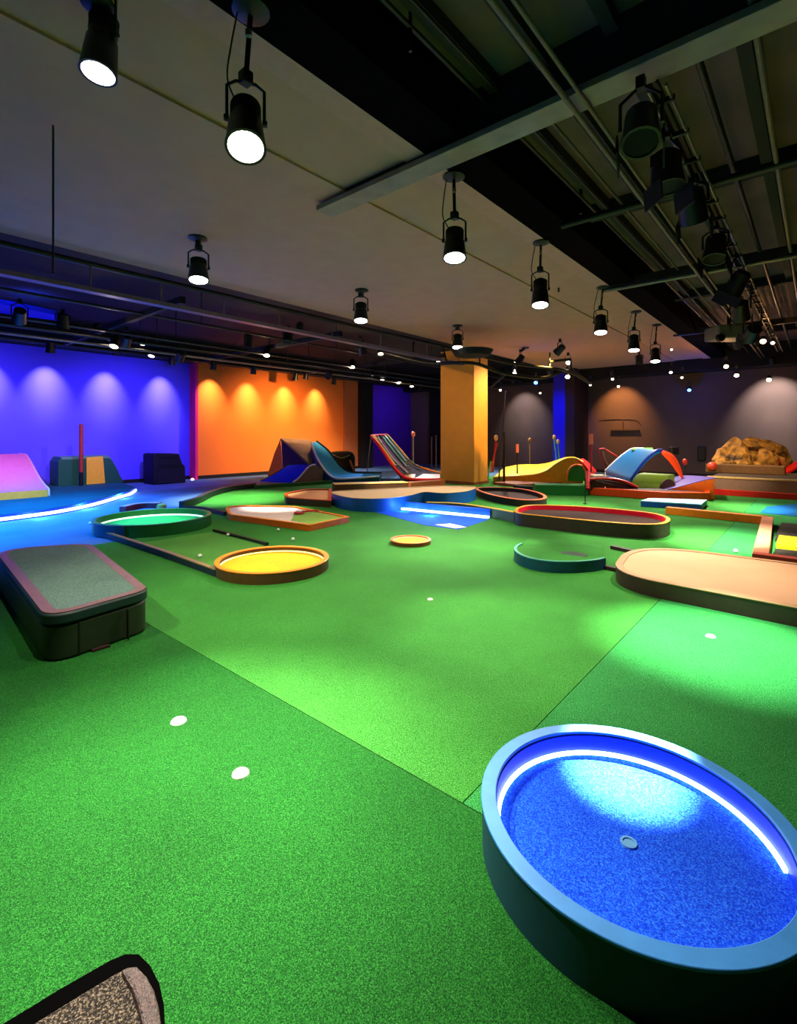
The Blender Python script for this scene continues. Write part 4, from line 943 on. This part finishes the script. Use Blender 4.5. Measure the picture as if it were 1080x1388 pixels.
# red triangle flags behind
tf = thing('folded_stand', 'folded dark red stand between the orange pole and the blue slope', 'stand', D(822, 640, 15.8))
MB().tube(E((812, 609, 15.8), (818, 608, 15.8), (836, 619, 15.8)), .03, 6).build('top_bar', RD, tf, smooth=60)
MB().tube(E((812, 609, 15.8), (816, 622, 15.8), (822, 634, 15.8)), .03, 6).build('leg', mat('dark_red', (.3, .06, .06), .5), tf, smooth=60)
MB().tube(E((817, 612, 15.8), (820, 624, 15.8), (825, 632, 15.8)), .02, 6).build('chrome_leg', M_STEEL, tf, smooth=60)
standing('small black post with red knob at the right of the bridge', 928, 628, 646, 14.9, M_BLACK, mat('knob_red', (.8, .2, .12), .4), zb=.3)
tag(MB().obox(D(913, 611, 15.6), Vector((CT, ST, 0)), Vector((-ST, CT, 0)), Vector((0, 0, 1)), .12, .1, .12).build('small_speaker', M_BLACK, bevel=.02), 'small black box behind the orange bridge leg', 'speaker')
q = OY(951, 615, YB-.02)
tag(MB().box(q.x-.14, q.x+.14, YB-.1, YB, q.z-.28, q.z+.28).build('wall_unit', M_BLACK, bevel=.04), 'black oval unit mounted on the charcoal wall left of the rocks', 'wall unit')
sh = thing('wall_shelf', 'dark curved shelf outline on the charcoal wall below the orange light pool', 'shelf', OY(845, 583, YB-.1))
a, b = OY(828, 583.5, YB), OY(867, 583.5, YB)
MB().box(a.x, b.x, YB-.12, YB, a.z-.02, a.z+.02).build('board', mat('shelf_dark', (.18, .12, .10), .7), sh)
MB().tube(cat_open([OY(812, 570, YB-.02), OY(828, 569, YB-.02), OY(845, 568.5, YB-.02), OY(862, 570, YB-.02), OY(868, 576, YB-.02)], 5), .012, 6).build('upper_edge', mat('shelf_dark', (.12, .07, .06), .6), sh, smooth=60)
MB().box(OY(843, 575, YB).x, OY(845, 575, YB).x, YB-.05, YB, a.z, OY(843, 569, YB).z).build('bracket', mat('shelf_bracket', (.3, .2, .15), .6), sh)

# beige stage, rocks
t = thing('rock_stage', 'long beige fronted stage under the rocks at the back right', 'stage', (0, 17.5, .015))
MB().box(-2.35, 3.5, 16.0, 20.4, .015, .43).build('front_board', mat('stage_taupe', (.62, .50, .38), .6), t)
MB().box(-2.37, 3.5, 15.97, 16.12, .43, .47).build('top_trim', mat('stage_trim', (.93, .78, .45), .5), t)
MB().box(-2.33, 3.5, 16.12, 20.4, .43, .44).build('deck', mat('stage_deck', (.3, .24, .16), .7), t)
MB().box(-2.6, -2.38, 15.9, 16.3, .015, .42).build('dark_end', mat('stage_end', (.28, .05, .05), .5), t)
kerb('lane_kerb', 'long red kerb along the foot of the beige stage', [Vector((-2.4, 15.6)), Vector((3.5, 15.5))], .16, .12, mat('kerb_red', (.90, .14, .08), .45), smooth=False)
tag(MB().obox(D(1009, 635.8, 15.0), Vector((1, 0, 0)), Vector((0, 1, 0)), Vector((0, 0, 1)), .98, .22, .13).build('plinth', mat('plinth_bronze', (.45, .30, .12), .6, .2), bevel=.02), 'bronze brown plinth in front of the rocks', 'plinth')
RK = mat('rock_brown', (.60, .41, .13), .7, .92, 4.5, bump=1.0, bscale=5)  # dark crevices put into the colour as coarse noise
rg = thing('rock_formation', 'pile of golden brown artificial boulders on the stage at the back right', 'rocks', D(1010, 640, 16.4))
def rock(px, py, t_, sx, sy, sz, sd, rot=0, m=RK):
    random.seed(sd); bm = bmesh.new(); bmesh.ops.create_icosphere(bm, subdivisions=3, radius=1)
    ph = [random.uniform(0, 6) for _ in range(9)]
    for v in bm.verts:
        c = v.co; n_ = .16*math.sin(3*c.x+ph[0])*math.sin(3.4*c.y+ph[1])+.12*math.sin(5*c.z+ph[2]+2*c.x)+.07*math.sin(9*c.x+ph[3])*math.cos(8*c.z+ph[4])+random.uniform(-.06, .06)
        v.co = c*(1+n_)
        v.co = Vector((round(v.co.x*3.2)/3.2*.45+v.co.x*.55, v.co.y, round(v.co.z*3)/3*.4+v.co.z*.6))
    c0 = D(px, py, t_); ux = Vector((CT, ST, 0)); uy = Vector((-ST, CT, 0)); cr, sr = math.cos(rot), math.sin(rot)
    b = MB(); vs = []
    for v in bm.verts:
        x, y, z = v.co.x*sx, v.co.y*sy, v.co.z*sz; x, z = x*cr-z*sr, x*sr+z*cr
        q_ = c0+ux*x+uy*y+Vector((0, 0, z)); q_.z = max(q_.z, .442); vs.append(q_)
    b.add(vs, [tuple(v.index for v in f.verts) for f in bm.faces]); bm.free()
    return b.build('boulder', m, rg, smooth=14)
for a in ((990, 621, 15.9, .42, .35, .62, 1, -.6), (979, 634, 15.7, .30, .3, .32, 2, .3), (1003, 628, 15.7, .40, .3, .42, 3, .2), (1020, 606, 16.3, .75, .4, .27, 4, -.05), (1016, 624, 16.2, .5, .3, .5, 9, 0),
          (1042, 615, 16.3, .62, .35, .35, 5, -.35), (1036, 631, 15.7, .48, .3, .42, 6, 0), (1051, 634, 15.9, .3, .3, .42, 7, .3), (1056, 620, 16.4, .3, .3, .5, 10, .4), (1018, 599, 16.4, .18, .2, .14, 11, 0)):
    rock(*a)
tag(MB().lathe([(0, .01), (.02, .1), (.12, .14), (.22, .1), (.26, .01)], D(965, 637, 15.3), (0, 0, 1), 14).build('red_ball', mat('ball_coral', (.92, .3, .2), .4), smooth=60), 'round coral red ball at the left foot of the rocks', 'ball')
t = thing('slide_ramp', 'bright red slide rising to the right beside the rocks', 'slide', D(1070, 640, 15.3))
L = cat_open(E((1052, 639, 15.6), (1060, 636, 15.6), (1072, 629, 15.6), (1084, 622, 15.6), (1100, 616, 15.6)), 3)
R = cat_open(E((1054, 645, 15.1), (1062, 642, 15.1), (1074, 636, 15.1), (1086, 629, 15.1), (1100, 624, 15.1)), 3)
MB().sheet(L, R, .07).build('chute', mat('chute_red', (.88, .08, .06), .4), t, smooth=60)
MB().sheet([v-Vector((0, 0, .08)) for v in L], [v-Vector((0, 0, .08)) for v in R], down=.44).build('base', M_BLACK, t)
# blue glow onto ceiling on the left (from an added uplighter can on the rail)
c = OX(40, 440, -13.8); par_can('added uplighter can with a blue beam on the left steel rail', c+Vector((0, 0, .1)), (-.2, .1, 1), .06, .16, 160, (.02, .06, 1), M_MATT, c.z, 130, 1)

# ================================================================== COLOURED FLOODS (mostly added fill lights in invented cans)
def flood(px, py, x, to, W, col, ang, lab, z=None):
    q = OX(px, py, x) if z is None else Vector((x, px, z))
    par_can(lab, q, Vector(to)-q, .12, .3, W, col, M_MATT, rail=q.z+.35, ang=ang, blend=1, to=to, group='coloured flood cans')
vfl = []
flood(1.2, 0, -12.9, (-17.6, 2.4, .9), 1500, (.2, .13, 1), 88, 'added blue flood can washing the violet wall from the near rail', 3.6)
flood(6.2, 0, -12.9, (-17.6, 6.6, .9), 1300, (.2, .13, 1), 88, 'added blue flood can washing the right half of the violet wall', 3.6)
flood(-1.0, 0, -10.0, (-10.8, 1.2, 0), 7000, (.0, .30, 1), 80, 'added blue flood can lighting the carpet in front of the platform', 4.0)
flood(3.2, 0, -11.6, (-12.4, 3.4, 0), 3600, (.02, .24, 1), 95, 'added blue flood can lighting the carpet behind the green ring', 3.75)
flood(2.4, 0, -11.2, (-15.4, 2.9, .7), 650, (1, .72, .5), 46, 'added warm can aimed at the pink ramp from the first rails', 3.7)
flood(4.6, 0, -12.2, (-16.6, 5.2, .6), 420, (1, .8, .55), 34, 'added warm can aimed at the green and yellow block', 3.7)
flood(12.0, 0, -13.6, (-17.2, 12.4, .9), 1150, (1, .58, .22), 110, 'added amber flood can washing the orange wall', 3.7)
flood(6.8, 0, -10.6, P(320, 676), 3000, (.95, 1, .8), 56, 'added white can lighting the green behind the wavy kerb', 3.75)
flood(7.0, 0, -9.3, P(375, 693), 2200, (1, .95, .9), 26, 'added white can lighting the orange rimmed lane', 3.75)
flood(9.5, 0, -9.3, P(540, 668), 2600, (1, .9, .75), 34, 'added warm can lighting the wavy beige lane', 3.75)
flood(19.0, 0, -14.8, (-17.6, 20, 2.2), 160, (.25, .08, 1), 110, 'added violet flood can on the dark violet wall', 3.8)
flood(13.4, 0, -5.6, (-8.38, 14, 1.8), 750, (1, .60, .12), 70, 'amber flood can lighting the right face of the pillar', 3.9)
flood(9.6, 0, -9.4, (-9.2, 13.57, 2.2), 150, (1, .66, .25), 90, 'added amber flood can lighting the front face of the pillar', 3.9)
flood(17.6, 0, -7.6, (-8.45, 20.6, 2.2), 420, (.04, .04, 1), 50, 'added blue flood can lighting the royal blue strip', 3.9)
flood(15.5, 0, -1.6, (-.9, 19, 1.0), 700, (1, .8, .55), 50, 'added warm can aimed at the rocks from the end of the track', 3.9)
flood(-1.0, 0, -5.0, (-4.4, 3.4, 0), 900, (1, 1, .6), 46, 'added white can over the turf between the long box and the yellow ring', 4.05)
# added ceiling panel with the blue light painted into its colour
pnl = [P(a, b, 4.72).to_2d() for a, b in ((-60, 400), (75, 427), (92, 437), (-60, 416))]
tag(MB().prism(ccw(pnl), 4.72, 4.84).build('added_glow_panel', mat('panel_blue_glow', (.12, .16, .85), .7)), 'added ceiling panel painted as blue light over the left end of the violet wall', 'panel')
for y, x, W in ((17.5, -4.5, 1700), (17.5, -9.5, 1500), (15.0, -13.6, 2000)):  # added fill lights to brighten the back of the course
    flood(y, 0, x, (x+.1, y-.6, 0), W, (1, .88, .72) if x > -12 else (.85, .92, 1), 130, 'added fill light can over the back of the course at '+{-4.5: 'the bridge', -9.5: 'the yellow ramp', -13.6: 'the blue slide'}[x], 3.95)

# ================================================================== CAMERA, WORLD
cd = bpy.data.cameras.new('camera'); co = bpy.data.objects.new('camera', cd); COL.objects.link(co)
co.location = CAM; co.rotation_euler = (pi/2, 0, TH)
cd.sensor_fit = 'HORIZONTAL'; cd.sensor_width = 36; cd.lens = 36*F/1080
cd.shift_y = -(694-HY)/1080.0
cd.clip_start = .05
S.camera = co
w = bpy.data.worlds.new('world'); S.world = w; w.use_nodes = True
w.node_tree.nodes['Background'].inputs[0].default_value = (.5, .5, .6, 1); w.node_tree.nodes['Background'].inputs[1].default_value = .02
S.view_settings.view_transform = 'Standard'; S.view_settings.look = 'None'; S.view_settings.exposure = 0.0; S.view_settings.gamma = 1; S.view_settings.use_curve_mapping = False
